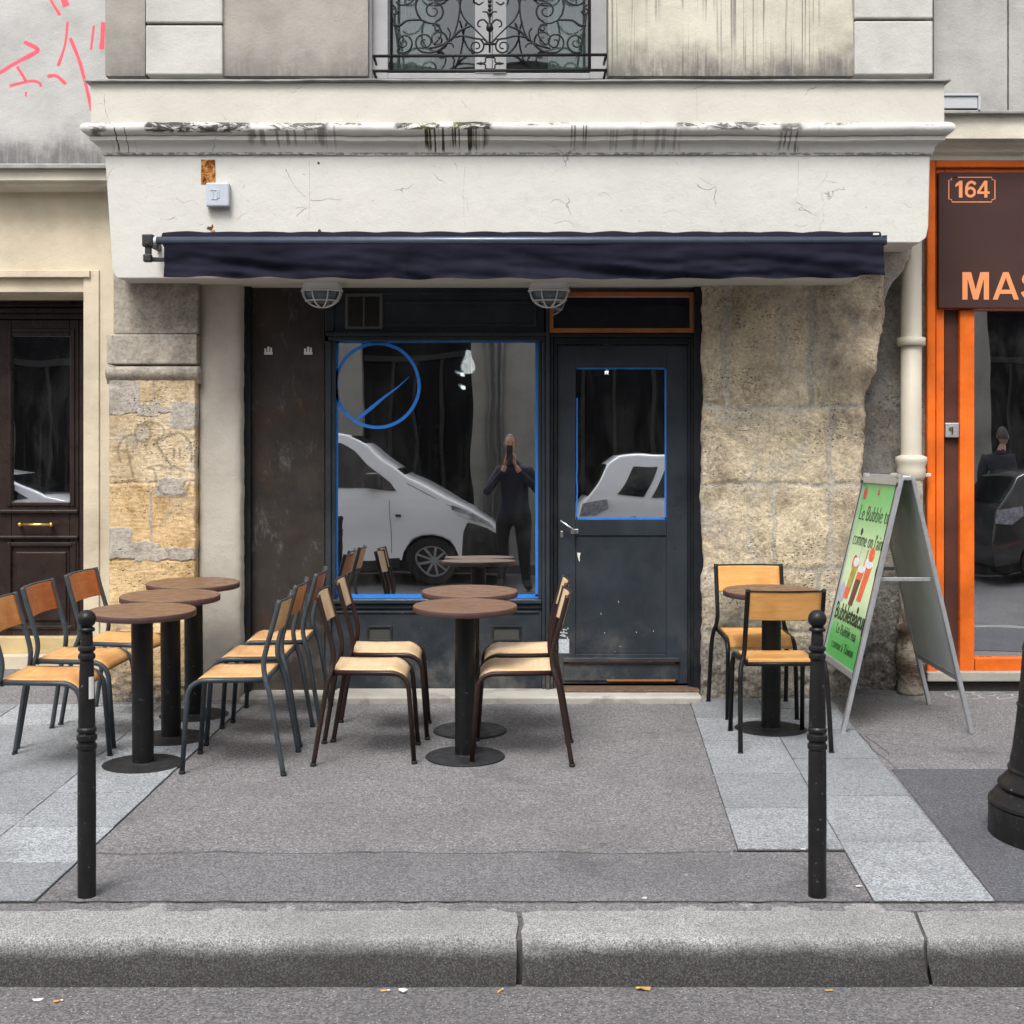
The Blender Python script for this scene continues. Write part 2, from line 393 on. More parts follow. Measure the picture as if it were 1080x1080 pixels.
# glass with a reflective film
def m_glass(name, refl, tint):
    g = GN(name)
    t = g.n('ShaderNodeBsdfTransparent'); t.inputs[0].default_value = tint + (1,)
    gl = g.n('ShaderNodeBsdfGlossy'); gl.inputs['Roughness'].default_value = 0.0; gl.inputs['Color'].default_value = (.95, .97, 1, 1)
    lw = g.n('ShaderNodeFresnel'); lw.inputs['IOR'].default_value = 1.5
    g.nt.links.new(g.bump(g.noise(1.1, 2, .4), .004, 1.0), gl.inputs['Normal'])
    mx = g.n('ShaderNodeMixShader'); g.put(mx.inputs[0], g.math('ADD', lw.outputs[0], refl, True))
    g.nt.links.new(t.outputs[0], mx.inputs[1]); g.nt.links.new(gl.outputs[0], mx.inputs[2])
    df = g.n('ShaderNodeBsdfDiffuse'); df.inputs[0].default_value = (.6, .6, .58, 1)
    sm = g.math('MULTIPLY', g.mr(g.noise(3.2, 8, .75, dist=.7, v=g.co((1.6, 1, .6))), .42, .75), .030)
    dr = g.math('MULTIPLY', g.mr(g.noise(55, 2, .5, v=g.co((1, .01, .02))), .58, .75), .012)
    m2 = g.n('ShaderNodeMixShader'); g.put(m2.inputs[0], g.math('ADD', g.math('ADD', sm, dr), .003))
    g.nt.links.new(mx.outputs[0], m2.inputs[1]); g.nt.links.new(df.outputs[0], m2.inputs[2])
    g.nt.links.new(m2.outputs[0], g.out.inputs[0]); return g.mat
MT['glass'] = m_glass('reflective shop glass', .62, (.6, .63, .65))
MT['glass_up'] = m_glass('window glass', .022, (.70, .74, .72))
MT['car_glass'] = m_simple('dark car glass', (.006, .007, .008), .03, var=0, spec=.6)
MT['dark_room'] = m_simple('dark interior paint', (.008, .008, .008), .8, spec=.05)
MT['room_mid'] = m_simple('dim interior wall', (.05, .05, .05), .7)
MT['curtain'] = m_simple('sheer white curtain', (.75, .80, .78), .8, var=.1, scale=20)
MT['tape'] = m_simple('blue masking tape', (.012, .19, .68), .55, var=.1, scale=30)
MT['pvc'] = m_simple('pale grey window paint', (.33, .33, .335), .45, var=.1)
MT['zinc'] = m_simple('weathered zinc', (.27, .265, .25), .5, .3, var=.35, scale=6)

# ground
def m_asphalt(name, col, specks=.5, sc=1.0, bump=.006, grain=1.0):
    g = GN(name)
    cell = g.n('ShaderNodeSeparateColor'); g.nt.links.new(g.vor(105*sc, 'Color'), cell.inputs[0])
    f = g.noise(140*sc, 4, .8)
    lum = g.math('ADD', g.math('MULTIPLY', cell.outputs[0], .62), g.math('MULTIPLY', f, .38))
    k = grain
    base = g.ramp(lum, [(.22, tuple(c*(1-.62*k) for c in col)), (.48, col), (.74, tuple(min(.6, c*(1+.95*k)) for c in col))])
    st = g.math('MULTIPLY', g.mr(cell.outputs[1], .95, .965), g.mr(g.vor(105*sc), .30, .45, 1, 0))
    base = g.mix(g.math('MULTIPLY', st, specks), base, (.60, .59, .57))
    big = g.noise(1.4, 6, .62)
    base = g.mix(g.mr(big, .42, .72, 0, .40), base, tuple(c*.6 for c in col))
    pale = g.mr(g.noise(3.1, 6, .65, v=g.co(loc=(8, 3, 0))), .55, .75, 0, .28)
    base = g.mix(pale, base, tuple(c*1.6 for c in col))
    gum = g.math('MULTIPLY', g.mr(g.vor(3.1, v=g.co((1, .7, 0), loc=(.3, .7, 0))), .018, .040, 1, 0), g.mr(g.noise(1.9, 2, v=g.co(loc=(5, 5, 0))), .47, .55))
    base = g.mix(g.math('MULTIPLY', gum, .6), base, (.40, .39, .375))
    gum2 = g.math('MULTIPLY', g.mr(g.vor(2.3, v=g.co((1, .8, 0), loc=(.9, .2, 0))), .03, .055, 1, 0), .5)
    base = g.mix(gum2, base, tuple(c*.3 for c in col))
    stain = g.mr(g.noise(1.1, 7, .68, dist=.8, v=g.co(loc=(3, 6, 0))), .56, .66, 0, .38)
    base = g.mix(stain, base, tuple(c*.45 for c in col))
    h = g.math('ADD', f, g.math('MULTIPLY', cell.outputs[2], .5))
    return g.done(base, .9, 0, g.bump(h, bump, .9), .25)
MT['asphalt'] = m_asphalt('worn pavement asphalt', (.168, .164, .168), .95, 1.4, .005, .58)
MT['asphalt_smooth'] = m_asphalt('smooth patched asphalt', (.135, .134, .140), .7, 1.7, .003, .6)
MT['asphalt_dark'] = m_asphalt('dark patched asphalt', (.088, .090, .101), .4, 1.6, .003, .5)
MT['road'] = m_asphalt('road asphalt', (.132, .128, .131), .8, 1.35, .005, .62)
def m_granite(name, col, sc=1.0, contrast=1.0, face_dark=None):
    g = GN(name)
    cell = g.n('ShaderNodeSeparateColor'); g.nt.links.new(g.vor(120*sc, 'Color'), cell.inputs[0])
    f = g.noise(75*sc, 6, .8)
    lum = g.math('ADD', g.math('MULTIPLY', cell.outputs[0], .55), g.math('MULTIPLY', f, .45))
    lo = tuple(c*(1-.75*contrast) for c in col); hi = tuple(min(.8, c*(1+1.0*contrast)) for c in col)
    base = g.ramp(lum, [(.20, lo), (.46, col), (.76, hi)])
    dk = g.mr(cell.outputs[1], .86, .90, 0, .75*contrast)
    base = g.mix(dk, base, tuple(c*.12 for c in col))
    big = g.noise(2.3, 6, .6)
    base = g.mix(g.mr(big, .42, .75, 0, .42), base, tuple(c*.5 for c in col))
    stn = g.mr(g.noise(6, 6, .7, v=g.co(loc=(4, 9, 0))), .56, .70, 0, .35)
    base = g.mix(stn, base, tuple(c*.42 for c in col))
    iv = g.attr('tone')
    base = g.mix(g.mr(iv, 0, 1, .55, 0, False), base, tuple(c*.4 for c in col))
    if face_dark:
        z = g.xyz()[2]
        zz = g.math('ADD', z, g.math('MULTIPLY', g.math('SUBTRACT', g.noise(7, 5, .7, v=g.co((.4, 1, 1))), .5), .07))
        base = g.mix(g.math('MULTIPLY', g.mr(zz, face_dark[0], face_dark[1], 1, 0), g.mr(lum, .35, .75, .985, .86)), base, (.022, .020, .019))  # nearly black below the top edge, down the front face
    return g.done(base, .75, 0, g.bump(g.math('ADD', f, cell.outputs[2]), .005, .8), .3)
MT['slab'] = m_granite('blue grey granite', (.305, .325, .342), 1.3, .6)
MT['kerb'] = m_granite('kerb granite', (.295, .294, .294), 2.3, .7, face_dark=(-.165, -.108))
def m_bulb():
    g = GN('glowing bulb'); b = g.n('ShaderNodeEmission'); b.inputs[0].default_value = (1, .95, .86, 1); b.inputs[1].default_value = 3.5
    g.nt.links.new(b.outputs[0], g.out.inputs[0]); return g.mat
MT['bulb'] = m_bulb()
def m_spot():
    g = GN('lit spot'); b = g.n('ShaderNodeEmission'); b.inputs[0].default_value = (1, .97, .9, 1); b.inputs[1].default_value = 9
    g.nt.links.new(b.outputs[0], g.out.inputs[0]); return g.mat
MT['spot'] = m_spot()
MT['joint'] = m_simple('dark joint dirt', (.035, .033, .03), .95, var=.3, scale=60)
MT['step'] = m_plaster('worn pale step stone', (.38, .36, .32), darkbase=(-.03, .03), dark=.5)

# furniture
def m_metalpaint(name, col, rough=.38, wear=.25):
    g = GN(name)
    base = g.ramp(g.noise(14, 5, .6), [(.3, tuple(c*.8 for c in col)), (.7, tuple(c*1.25 for c in col))])
    ch = g.math('MULTIPLY', g.mr(g.noise(48, 6, .75), .63, .68), min(1, wear*1.3))
    base = g.mix(ch, base, (.25, .24, .23))
    return g.done(base, g.mr(g.noise(20, 3), .3, .7, rough-.08, rough+.12), 0, g.bump(g.noise(120, 3), .0012, .6), .25)
MT['steel_blue'] = m_metalpaint('slate painted steel', (.038, .047, .055))
MT['steel_brown'] = m_metalpaint('brown painted steel', (.024, .0125, .010))
MT['steel_black'] = m_metalpaint('black painted steel', (.0065, .0065, .007))
MT['iron'] = m_metalpaint('black cast iron paint', (.0105, .010, .0105), .42, .5)
MT['base_iron'] = m_metalpaint('dark grey iron plate', (.017, .018, .020), .6, .2)
MT['rubber'] = m_simple('black rubber', (.012, .012, .012), .8)
def m_wood(name, c1, c2, grain=(2.2, 34, 34), rough=.42, dark=None):
    g = GN(name)
    oi = g.n('ShaderNodeObjectInfo')
    off = g.n('ShaderNodeVectorMath'); off.operation = 'ADD'
    mp = g.co(grain); cmb = g.n('ShaderNodeCombineXYZ')
    r = g.math('MULTIPLY', oi.outputs['Random'], 40.0)
    g.put(cmb.inputs[0], r); g.put(cmb.inputs[1], r); g.put(cmb.inputs[2], r)
    g.nt.links.new(mp, off.inputs[0]); g.nt.links.new(cmb.outputs[0], off.inputs[1])
    f = g.noise(1.0, 6, .62, dist=.7, v=off.outputs[0])
    base = g.ramp(f, [(.3, c1), (.52, tuple((a+b)/2 for a, b in zip(c1, c2))), (.72, c2)])
    if dark:
        base = g.mix(g.mr(g.noise(4.5, 5, .6, v=off.outputs[0]), .45, .8, 0, .5), base, dark)
        big = g.noise(5, 3, .5, v=g.co(loc=(2, 3, 4)))
        base = g.mix(g.mr(big, .42, .7, 0, .55), base, dark)
    rg = g.mr(g.noise(16, 4), .3, .7, rough-.1, rough+.15)
    return g.done(base, rg, 0, g.bump(f, .0008, .5), .3, coat=.06)
MT['ply_amber'] = m_wood('amber plywood', (.56, .29, .10), (.68, .41, .17), dark=(.42, .16, .045))
MT['ply_orange'] = m_wood('orange varnished plywood', (.50, .20, .055), (.66, .33, .11), dark=(.33, .085, .02))
MT['ply_red'] = m_wood('reddish varnished plywood', (.38, .10, .022), (.50, .165, .04), dark=(.20, .035, .010))
MT['ply_honey'] = m_wood('honey plywood', (.58, .34, .15), (.70, .46, .24), dark=(.42, .19, .06))
MT['ply_pale'] = m_wood('pale beech plywood', (.60, .43, .25), (.72, .56, .36), dark=(.48, .30, .14))
MT['ply_oak'] = m_wood('golden oak plywood', (.56, .27, .075), (.68, .37, .13), dark=(.42, .17, .035))
MT['table_top'] = m_wood('walnut laminate', (.115, .058, .032), (.20, .115, .066), grain=(4, 60, 4), rough=.45)
MT['table_edge'] = m_simple('dark brown edge band', (.055, .028, .026), .5, var=.15)
MT['awning'] = None
def m_fabric():
    g = GN('navy awning cloth')
    base = g.ramp(g.noise(5, 5, .6), [(.3, (.0055, .0058, .013)), (.7, (.010, .0105, .022))])
    h = g.math('ADD', g.noise(4, 3, .5, v=g.co((.5, 1, 1.6))), g.math('MULTIPLY', g.noise(600, 2), .04))
    return g.done(base, .8, 0, g.bump(h, .03, .5), .12)
MT['awning'] = m_fabric()
MT['awning_bar'] = m_simple('blue grey aluminium bar', (.075, .092, .13), .35, .5, var=.1)
MT['alu'] = m_simple('brushed aluminium', (.50, .51, .53), .38, .65, var=.08, scale=15)
MT['alu_panel'] = m_simple('pale grey back panel', (.42, .43, .44), .5, .1, var=.1, scale=3)
MT['chrome'] = m_simple('brushed steel', (.55, .55, .55), .25, .9, var=.05)
MT['brass'] = m_simple('polished brass', (.75, .50, .16), .25, .9, var=.08)
MT['white_plastic'] = m_simple('white plastic', (.40, .43, .48), .4, var=.05)
MT['lamp_white'] = m_simple('white wire enamel', (.66, .66, .66), .4, var=.05)
MT['lamp_glass'] = m_simple('ribbed grey lamp glass', (.10, .125, .155), .12, var=.2, scale=40, spec=.6)
def m_rust():
    g = GN('rust'); f = g.noise(26, 8, .75, dist=.6)
    return g.done(g.ramp(f, [(.34, (.03, .012, .006)), (.46, (.16, .055, .014)), (.55, (.42, .19, .05)), (.66, (.58, .44, .28))]), .9, 0, g.bump(f, .006, 1.0), .1)
MT['rust'] = m_rust()
MT['pipe'] = m_simple('cream cast iron paint', (.56, .51, .41), .5, var=.1, scale=4)
MT['pink'] = m_simple('faded pink spray paint', (.72, .085, .12), .7, var=.12, scale=20)
MT['charcoal'] = m_simple('faded charcoal marker', (.37, .32, .245), .9, var=.15, scale=30)
def m_car(name, col):
    g = GN(name); return g.done(col, .38, .0, None, .5, .8)
MT['silver'] = m_car('silver car paint', (.82, .83, .84))
MT['carwhite'] = m_car('white car paint', (.88, .90, .92)); MT['carblack'] = m_car('dark grey car paint', (.016, .017, .018))
MT['alloy'] = m_car('dull alloy', (.26, .265, .27))
MT['trim'] = m_simple('black car plastic', (.012, .012, .012), .55, var=.1)
MT['tyre'] = m_simple('tyre rubber', (.014, .014, .014), .85)
MT['headlamp'] = m_simple('clear lamp lens', (.42, .43, .45), .08, .3, var=.95, scale=9, spec=.6)
MT['redlamp'] = m_simple('clear tail lamp lens', (.36, .38, .42), .1, .2, var=.5, scale=22)
MT['paper'] = m_simple('white paper', (.58, .58, .56), .8, var=.05)
MT['butt'] = m_simple('cigarette filter paper', (.60, .30, .10), .8, var=.1)
MT['leaf'] = m_simple('dry leaf', (.36, .22, .06), .8, var=.3, scale=60)
def m_green():
    g = GN('green printed poster'); x, y, z = g.xyz()
    mid = g.math('MULTIPLY', g.mr(z, .40, .66), g.mr(z, .74, 1.22, 1, .12))
    base = g.mix(mid, (.065, .43, .085), (.66, .82, .52))
    base = g.mix(g.mr(g.noise(6, 4), .5, .8, 0, .3), base, (.2, .56, .16))
    return g.done(base, .25, 0, None, .5)
MT['green'] = m_green()
MT['ink'] = m_simple('black ink', (.012, .014, .012), .5, var=0)
MT['p_red'] = m_simple('red print', (.50, .03, .04), .4, var=.1)
MT['p_orange'] = m_simple('orange print', (.75, .13, .04), .4, var=.2, scale=30)
MT['p_brown'] = m_simple('brown print', (.12, .03, .02), .4, var=.2, scale=30)
MT['p_gold'] = m_simple('golden print', (.42, .33, .05), .4, var=.3, scale=30)
MT['p_white'] = m_simple('white print', (.75, .75, .78), .4, var=.1, scale=40)
MT['p_lilac'] = m_simple('lilac print', (.45, .45, .58), .4, var=.05)
MT['skin'] = m_simple('skin', (.50, .27, .18), .5, var=.1)
MT['jumper'] = m_simple('navy wool', (.014, .016, .03), .9, var=.2, scale=30)
MT['trousers'] = m_simple('black cloth', (.010, .010, .011), .9, var=.2, scale=30)
MT['hair'] = m_simple('grey brown hair', (.10, .08, .065), .7, var=.3, scale=60)
MT['shoe'] = m_simple('black leather', (.012, .012, .012), .4)

# ================================================================== GROUND
def wb(mb, name, mats, parent=None, smooth=None):       # built in world coordinates, parented in place
    o = mb.build(name, mats, None, smooth)
    if parent is not None:
        o.parent = parent
        if parent.type == 'EMPTY':
            o.matrix_parent_inverse = Matrix.Translation(-parent.location)
    return o

def wbs(mb, name, mats, parent=None, smooth=None):      # the same, but every far-apart piece becomes an object of its own
    bm = mb.bm; bm.verts.ensure_lookup_table(); bm.verts.index_update()
    seen = {}; isl = []
    for v in bm.verts:
        if v in seen: continue
        st = [v]; seen[v] = len(isl); grp_ = []
        while st:
            q = st.pop(); grp_.append(q)
            for e in q.link_edges:
                o = e.other_vert(q)
                if o not in seen: seen[o] = len(isl); st.append(o)
        isl.append(grp_)
    bb = [(Vector(tuple(min(v.co[i] for v in g_) for i in range(3))), Vector(tuple(max(v.co[i] for v in g_) for i in range(3)))) for g_ in isl]
    par = list(range(len(isl)))
    def find(i):
        while par[i] != i: i = par[i]
        return i
    for i in range(len(isl)):
        for j in range(i+1, len(isl)):
            gap = math.sqrt(sum(max(0, bb[i][0][k]-bb[j][1][k], bb[j][0][k]-bb[i][1][k])**2 for k in range(3)))
            big = max(max(bb[i][1]-bb[i][0]), max(bb[j][1]-bb[j][0]))
            if gap <= max(.02, .5*big): par[find(i)] = find(j)
    groups_ = {}
    for f in bm.faces: groups_.setdefault(find(seen[f.verts[0]]), []).append(f)
    outs = []
    for fs in groups_.values():
        m2 = MB(); vm = {}
        for f in fs:
            for v in f.verts:
                if v not in vm: vm[v] = m2.bm.verts.new(v.co)
            nf = m2.bm.faces.new([vm[v] for v in f.verts]); nf.material_index = f.material_index; nf.smooth = f.smooth
        outs.append(wb(m2, name, mats, parent, smooth))
    bm.free(); return outs
b = MB(); b.box(-120, 120, -120, 120, -.9, -.42); structure(wb(b, 'ground', MT['asphalt_dark']))
b = MB(); b.box(-16, 16, -10.75, -3.80, -.40, ROAD); structure(wb(b, 'road', MT['road']))
b = MB(); b.prism([(-3.50, SL*-3.5), (1.30, SL*1.3), (1.30, -.3), (-3.50, -.3)], -16, 16, axis='x'); structure(wb(b, 'pavement', MT['asphalt']))
b = MB(); b.box(-16, 16, -13.2, -10.95, -.35, -.09, .01); b.box(-16, 16, -10.95, -10.65, -.35, -.085, .03)
structure(wb(b, 'opposite_pavement', MT['asphalt']))

def pave_poly(mb, pts, lift, th, bev=.0015, tone=None):   # pts: (x, y) on the slope
    t = bmesh.new()
    A = [t.verts.new((p[0], p[1], SL*p[1]+lift)) for p in pts]; B = [t.verts.new((p[0], p[1], SL*p[1]+lift-th)) for p in pts]
    t.faces.new(A); t.faces.new(list(reversed(B))); n = len(pts)
    for i in range(n): t.faces.new([A[(i+1) % n], A[i], B[i], B[(i+1) % n]])
    bmesh.ops.recalc_face_normals(t, faces=t.faces)
    if bev: bmesh.ops.bevel(t, geom=t.edges[:], offset=bev, segments=1, affect='EDGES')
    lay = mb.bm.faces.layers.float.get('tone') or mb.bm.faces.layers.float.new('tone')
    k = len(mb.bm.faces); mb._take(t); mb.bm.faces.ensure_lookup_table()
    tv = random.random() if tone is None else tone
    for f in mb.bm.faces[k:]: f[lay] = tv
    return mb
def g2(px, py): p = G(px, py); return (p.x, p.y)
def jag(pts, amp=.006, step=.05):                          # rough hand-cut edges
    out = []; n = len(pts)
    for i in range(n):
        a = Vector(pts[i]+(0,)); c = Vector(pts[(i+1) % n]+(0,)); k = max(1, int((c-a).length/step))
        for j in range(k):
            p = a.lerp(c, j/k); q = mnoise.noise(Vector((p.x*9, p.y*9, 3)))*amp
            out.append((p.x+q*.5, p.y+q))
    return out
# smooth asphalt strip beside the kerb and the dark patch at the right
b = MB()
pave_poly(b, jag([g2(62, 946), (-1.16, g2(0, 902)[1]), (1.03, g2(0, 902)[1]), g2(917, 952), (1.2, -3.43), (-1.52, -3.43)]), .004, .004, 0)
structure(wb(b, 'asphalt_strip', MT['asphalt_smooth']))
b = MB()
pave_poly(b, jag([g2(940, 812), (6.0, g2(0, 812)[1]), (6.0, -3.42), g2(1052, 953)]), .004, .004, 0)
structure(wb(b, 'asphalt_patch', MT['asphalt_dark']))
# granite slabs: two rows of them at the right, three at the left
xr1 = lambda y: 778 + (y-897)*.322
xr2 = lambda y: 823 + (y-780)*.572
xr3 = lambda y: 900 + (y-768)*.811
def slab_rows(mb, xa, xb, rows, gap=.45):
    for y0, y1 in zip(rows, rows[1:]):
        q = [(xa(y0)+gap, y0+gap*.8), (xb(y0)-gap, y0+gap*.8), (xb(y1)-gap, y1-gap*.8), (xa(y1)+gap, y1-gap*.8)]
        pave_poly(mb, [g2(*p) for p in q], .009, .008)
bed = MB()
bed_r = [g2(xr1(738), 738), g2(xr3(738), 738), g2(xr3(953), 953), g2(xr2(953), 953), g2(xr2(898), 898), g2(xr1(898), 898)]
pave_poly(bed, jag(bed_r), .004, .003, 0)
sl = MB()
slab_rows(sl, xr1, xr2, [738, 758, 783, 818, 854, 897.5])
slab_rows(sl, xr2, xr3, [738, 749, 771, 802, 841, 890, 952.5])
xl0 = lambda y: 185 + 1.063*(813-y)
xl1 = lambda y: 103 + 1.22*(800-y)
xl2 = lambda y: -60 + 1.42*(800-y)
xl3 = lambda y: -250 + 1.7*(800-y)
bed_l = [g2(xl0(744), 744), g2(xl3(744), 744), g2(xl3(953), 953), g2(xl0(953), 953)]
pave_poly(bed, jag(bed_l), .004, .003, 0)
slab_rows(sl, xl1, xl0, [744, 757, 776, 802, 838, 874, 912, 952.5])
slab_rows(sl, xl2, xl1, [744, 766, 798, 827, 860, 905, 952.5])
slab_rows(sl, xl3, xl2, [744, 757, 785, 815, 850, 897, 952.5])
structure(wb(bed, 'joint_bed', MT['joint'])); structure(wb(sl, 'paving_slabs', MT['slab']))
# hairline crack and worn chalk swirls on the asphalt
b = MB()
for pts in ([(905, 773), (915, 783), (922, 792), (933, 800), (945, 812)], [(912, 776), (930, 789), (938, 797)]):
    P = []
    for p in smooth_pts([G(*p) for p in pts], 4):
        P.append(p + Vector((mnoise.noise(p*40)*.012, mnoise.noise(p*37+Vector((3, 3, 3)))*.012, 0)))
    b.ribbon(P, lambda t: .006*(1-t*.6), (0, 0, 1), .001)
structure(wb(b, 'pavement_crack', MT['joint']))
b = MB()
for cx, cy, rx in ((1010, 732, 13), (1022, 734, 18), (1040, 731, 14), (1052, 734, 20), (1068, 736, 16), (1085, 733, 18)):
    pts = [G(cx + rx*math.cos(a*.55), cy + 3.3*math.sin(a*.55)) for a in range(1, 11)]
    b.ribbon(smooth_pts(pts, 3), lambda t: .006+.005*math.sin(t*17), (0, 0, 1), .0012)
structure(wb(b, 'chalk_marking', m_simple('faded chalk', (.36, .35, .33), .9, var=.3, scale=80)))

# kerb stones
def kerb_stone(xa, xb, slant_a=0., slant_b=0.):
    prof = [(-3.432, gz(-3.432)-.001), (-3.52, gz(-3.52)), (-3.60, gz(-3.60)-.0005), (-3.675, gz(-3.675)-.0015)]
    for k in range(1, 6):
        a = k/6*PI/2
        prof.append((-3.705-.033*math.sin(a), gz(-3.705)-.003-.026*(1-math.cos(a))))
    prof += [(-3.765, -.155), (-3.79, -.185), (-3.815, -.215), (-3.842, -.30)]
    mb = MB(); rows = []
    n = max(4, int((xb-xa)/.03))
    for i in range(n+1):
        row = []
        for (y, z) in prof:
            a = xa + slant_a*(y+3.43)/-.4; c = xb + slant_b*(y+3.43)/-.4
            x = a + (c-a)*i/n
            e = min(i, n-i)/2.0
            q = mnoise.noise(Vector((x*7, y*9, z*9)))*.006 + mnoise.noise(Vector((x*31, y*30, z*30)))*.0022
            rnd = -.006*max(0, 1-e)
            if i in (0, n): x += mnoise.noise(Vector((x, y*14, z*14)))*.012
            row.append((x, y-q*.6-rnd*.5, z+q*.5+rnd))
        rows.append(row)
    mb.loft(rows, smooth=True)
    for row, rev in ((rows[0], 1), (rows[-1], 0)):
        mb.poly([Vector(p) for p in (row if rev else row[::-1])] + [Vector((row[-1][0], -3.432, -.30))][:0])
    lay = mb.bm.faces.layers.float.new('tone'); tv = .75 + random.random()*.25
    for f in mb.bm.faces: f[lay] = tv
    o = structure(wb(mb, 'kerb', MT['kerb']))
    return o
xs = [-9.5, -7.6, -5.7, -3.75, -1.85, .028]
for a_, c_ in zip(xs, xs[1:]): kerb_stone(a_+.006, c_-.006)
kerb_stone(.041, 1.370, 0, -.062)
xs = [1.382, 3.3, 5.2, 7.1, 9.2]
for i, (a_, c_) in enumerate(zip(xs, xs[1:])): kerb_stone(a_+(0 if i == 0 else .006), c_-.006, -.062 if i == 0 else 0)
b = MB(); b.box(-9.5, 9.2, -3.715, -3.435, -.34, -.122); structure(wb(b, 'kerb_bed', m_simple('grey kerb mortar', (.085, .082, .078), .95, var=.5, scale=40)))

# ================================================================== MAIN BUILDING
mainb = thing('shop_building', 'old pale building with navy cafe shopfront, white lintel and worn stone piers', 'building', (0, 0, 0))
YL, YB, YT, YCAP = -.36, -.42, -.465, -.45          # lintel, band, torus, cap
x0L, x1L = X(110.5, YL), X(981, YL)
def moulding(prof, name, mat, xa=x0L, xb=x1L, nx=90, lump=.0, back=.3):
    # profile runs round both ends: every point proud by (YL - y) is also proud sideways by as much
    mb = MB(); rows = []
    def rowpt(x, y, z): 
        q = mnoise.noise(Vector((x*2.3, y*3, z*3)))*lump + mnoise.noise(Vector((x*11, y*9, z*9)))*lump*.5
        return (x, y-q, z+q*.6)
    rows.append([(xa-(YL-y), back, z) for y, z in prof])
    for i in range(nx+1):
        rows.append([rowpt((xa-(YL-y)) + ((xb+(YL-y))-(xa-(YL-y)))*i/nx, y, z) for y, z in prof])
    rows.append([(xb+(YL-y), back, z) for y, z in prof])
    mb.loft(rows); return wb(mb, name, mat, mainb, R(35))
zc0, zc1 = Z(85, YCAP), Z(80, YCAP)
moulding([(.2, zc0-.004), (YCAP+.03, zc0-.004), (YCAP, zc0), (YCAP, zc0+.008), (-.05, zc1+.006), (.2, zc1+.006)], 'ledge_flashing', MT['zinc'], lump=.006)
zt = Z(128, YB)
moulding([(YB, zt-.02), (YB, zc0-.006)], 'frieze_band', MT['band'], lump=.003)
tor = []
zc = Z(134.5, YT)
for k in range(9):
    a = PI*.5 - k/8*PI
    tor.append((YB - .048*math.cos(a), zc + .036*math.sin(a)))
zl = Z(163, YL)
tor += [(YB-.006, zc-.042), (YB-.004, zc-.062)]
for k in range(7):
    a = k/6*PI/2
    tor.append((YB-.004 + (YL+.0-YB)*(1-math.cos(a))*.0 + (YL-YB+.004)*math.sin(a)*.75, zc-.062 - (zc-.062-zl-.012)*(1-math.cos(a))))
tor += [(YL-.012, zl+.006), (YL-.010, zl-.004), (YL+.01, zl-.006)]
moulding(tor, 'cornice', MT['cornice'], lump=.009, nx=260)
# lintel: one long white beam, its underside stepping up at the right end
zb = Z(293.5, YL); zbr = Z(256, YL); xm = X(905, YL); xe = X(977, YL); xs_ = X(119, YL)
poly = [(xs_+.03, zb), (xs_+.012, zb+.012), (xs_-.002, zb+.05), (x0L, zl), (x1L, zl), (xe+.012, zbr+.09), (xe, zbr+.03), (xe-.035, zbr), (xm+.03, zbr), (xm, zb)]
b = MB(); b.prism(poly, YL, .30, .006); wb(b, 'lintel', MT['white'], mainb)
# upper storey
zs = Z(80, -.05)
b = MB(); YU = -.05
b.box(X(111, YU), X(153, YU), YU, .2, zs, 7); b.box(X(235, YU), X(388, YU), YU, .2, zs, 7)
wb(b, 'grey_plaster', MT['plaster_grey'], mainb)
b = MB(); b.box(X(642, YU), X(901, YU), YU, .2, zs, 7); b.box(X(388.5, YU), X(641.5, YU), YU, .2, 5.95, 7)
wb(b, 'cream_plaster', MT['plaster_cream'], mainb)
b = MB()
for xa, xb, jy in ((153.5, 234.5, 25), (901.5, 984, 20.5)):
    zz = zs
    zj = Z(jy, YU-.03)
    for k in range(9):
        top = zj - .008 + k*.52
        b.box(X(xa, YU-.03), X(xb, YU-.03), YU-.03, .2, zz, min(top, 7), .008); zz = top + .016
        if zz > 6.9: break
wbs(b, 'quoin', MT['quoin'], mainb)
# window of the upper storey
wx0, wx1 = X(390, .05), X(640, .05)
win = wb(MB().pbox(392, 409, -500, 83, .05, .06).pbox(622, 640, -500, 83, .05, .06).pbox(409, 622, 77, 83, .055, .05)
         .pbox(501, 519, -500, 77, .05, .05).pbox(519.6, 534, -500, 77, .045, .05).pbox(386, 392, -500, 83, .0, .18), 'window', MT['pvc'], mainb)
wb(MB().box(X(409, .08), X(501, .08), .075, .085, Z(77, .08), 5.9).box(X(534, .08), X(622, .08), .075, .085, Z(77, .08), 5.9), 'pane', MT['glass_up'], win)
mb = MB()
for xa, xb in ((413, 458), (578, 620)):
    n = 60; rows = []
    for zq in (Z(76, .16), 5.8):
        rows.append([(X(xa, .16)+(X(xb, .16)-X(xa, .16))*i/n, .16+.012*math.sin(i*1.1)+.006*math.sin(i*2.9), zq) for i in range(n+1)])
    mb.loft(rows, smooth=True)
wbs(mb, 'curtain', MT['curtain'], win)
b = MB(); b.box(wx0-.1, wx1+.1, 2.2, 2.25, 3.4, 6.2); b.box(wx0-.15, wx0-.1, .2, 2.25, 3.4, 6.2); b.box(wx1+.1, wx1+.15, .2, 2.25, 3.4, 6.2)
b.box(wx0-.1, wx1+.1, .2, 2.2, 3.38, 3.42); b.box(wx0-.1, wx1+.1, .2, 2.2, 6.15, 6.2)
wb(b, 'upper_room', m_simple('teal grey room wall', (.20, .225, .22), .8), mainb)

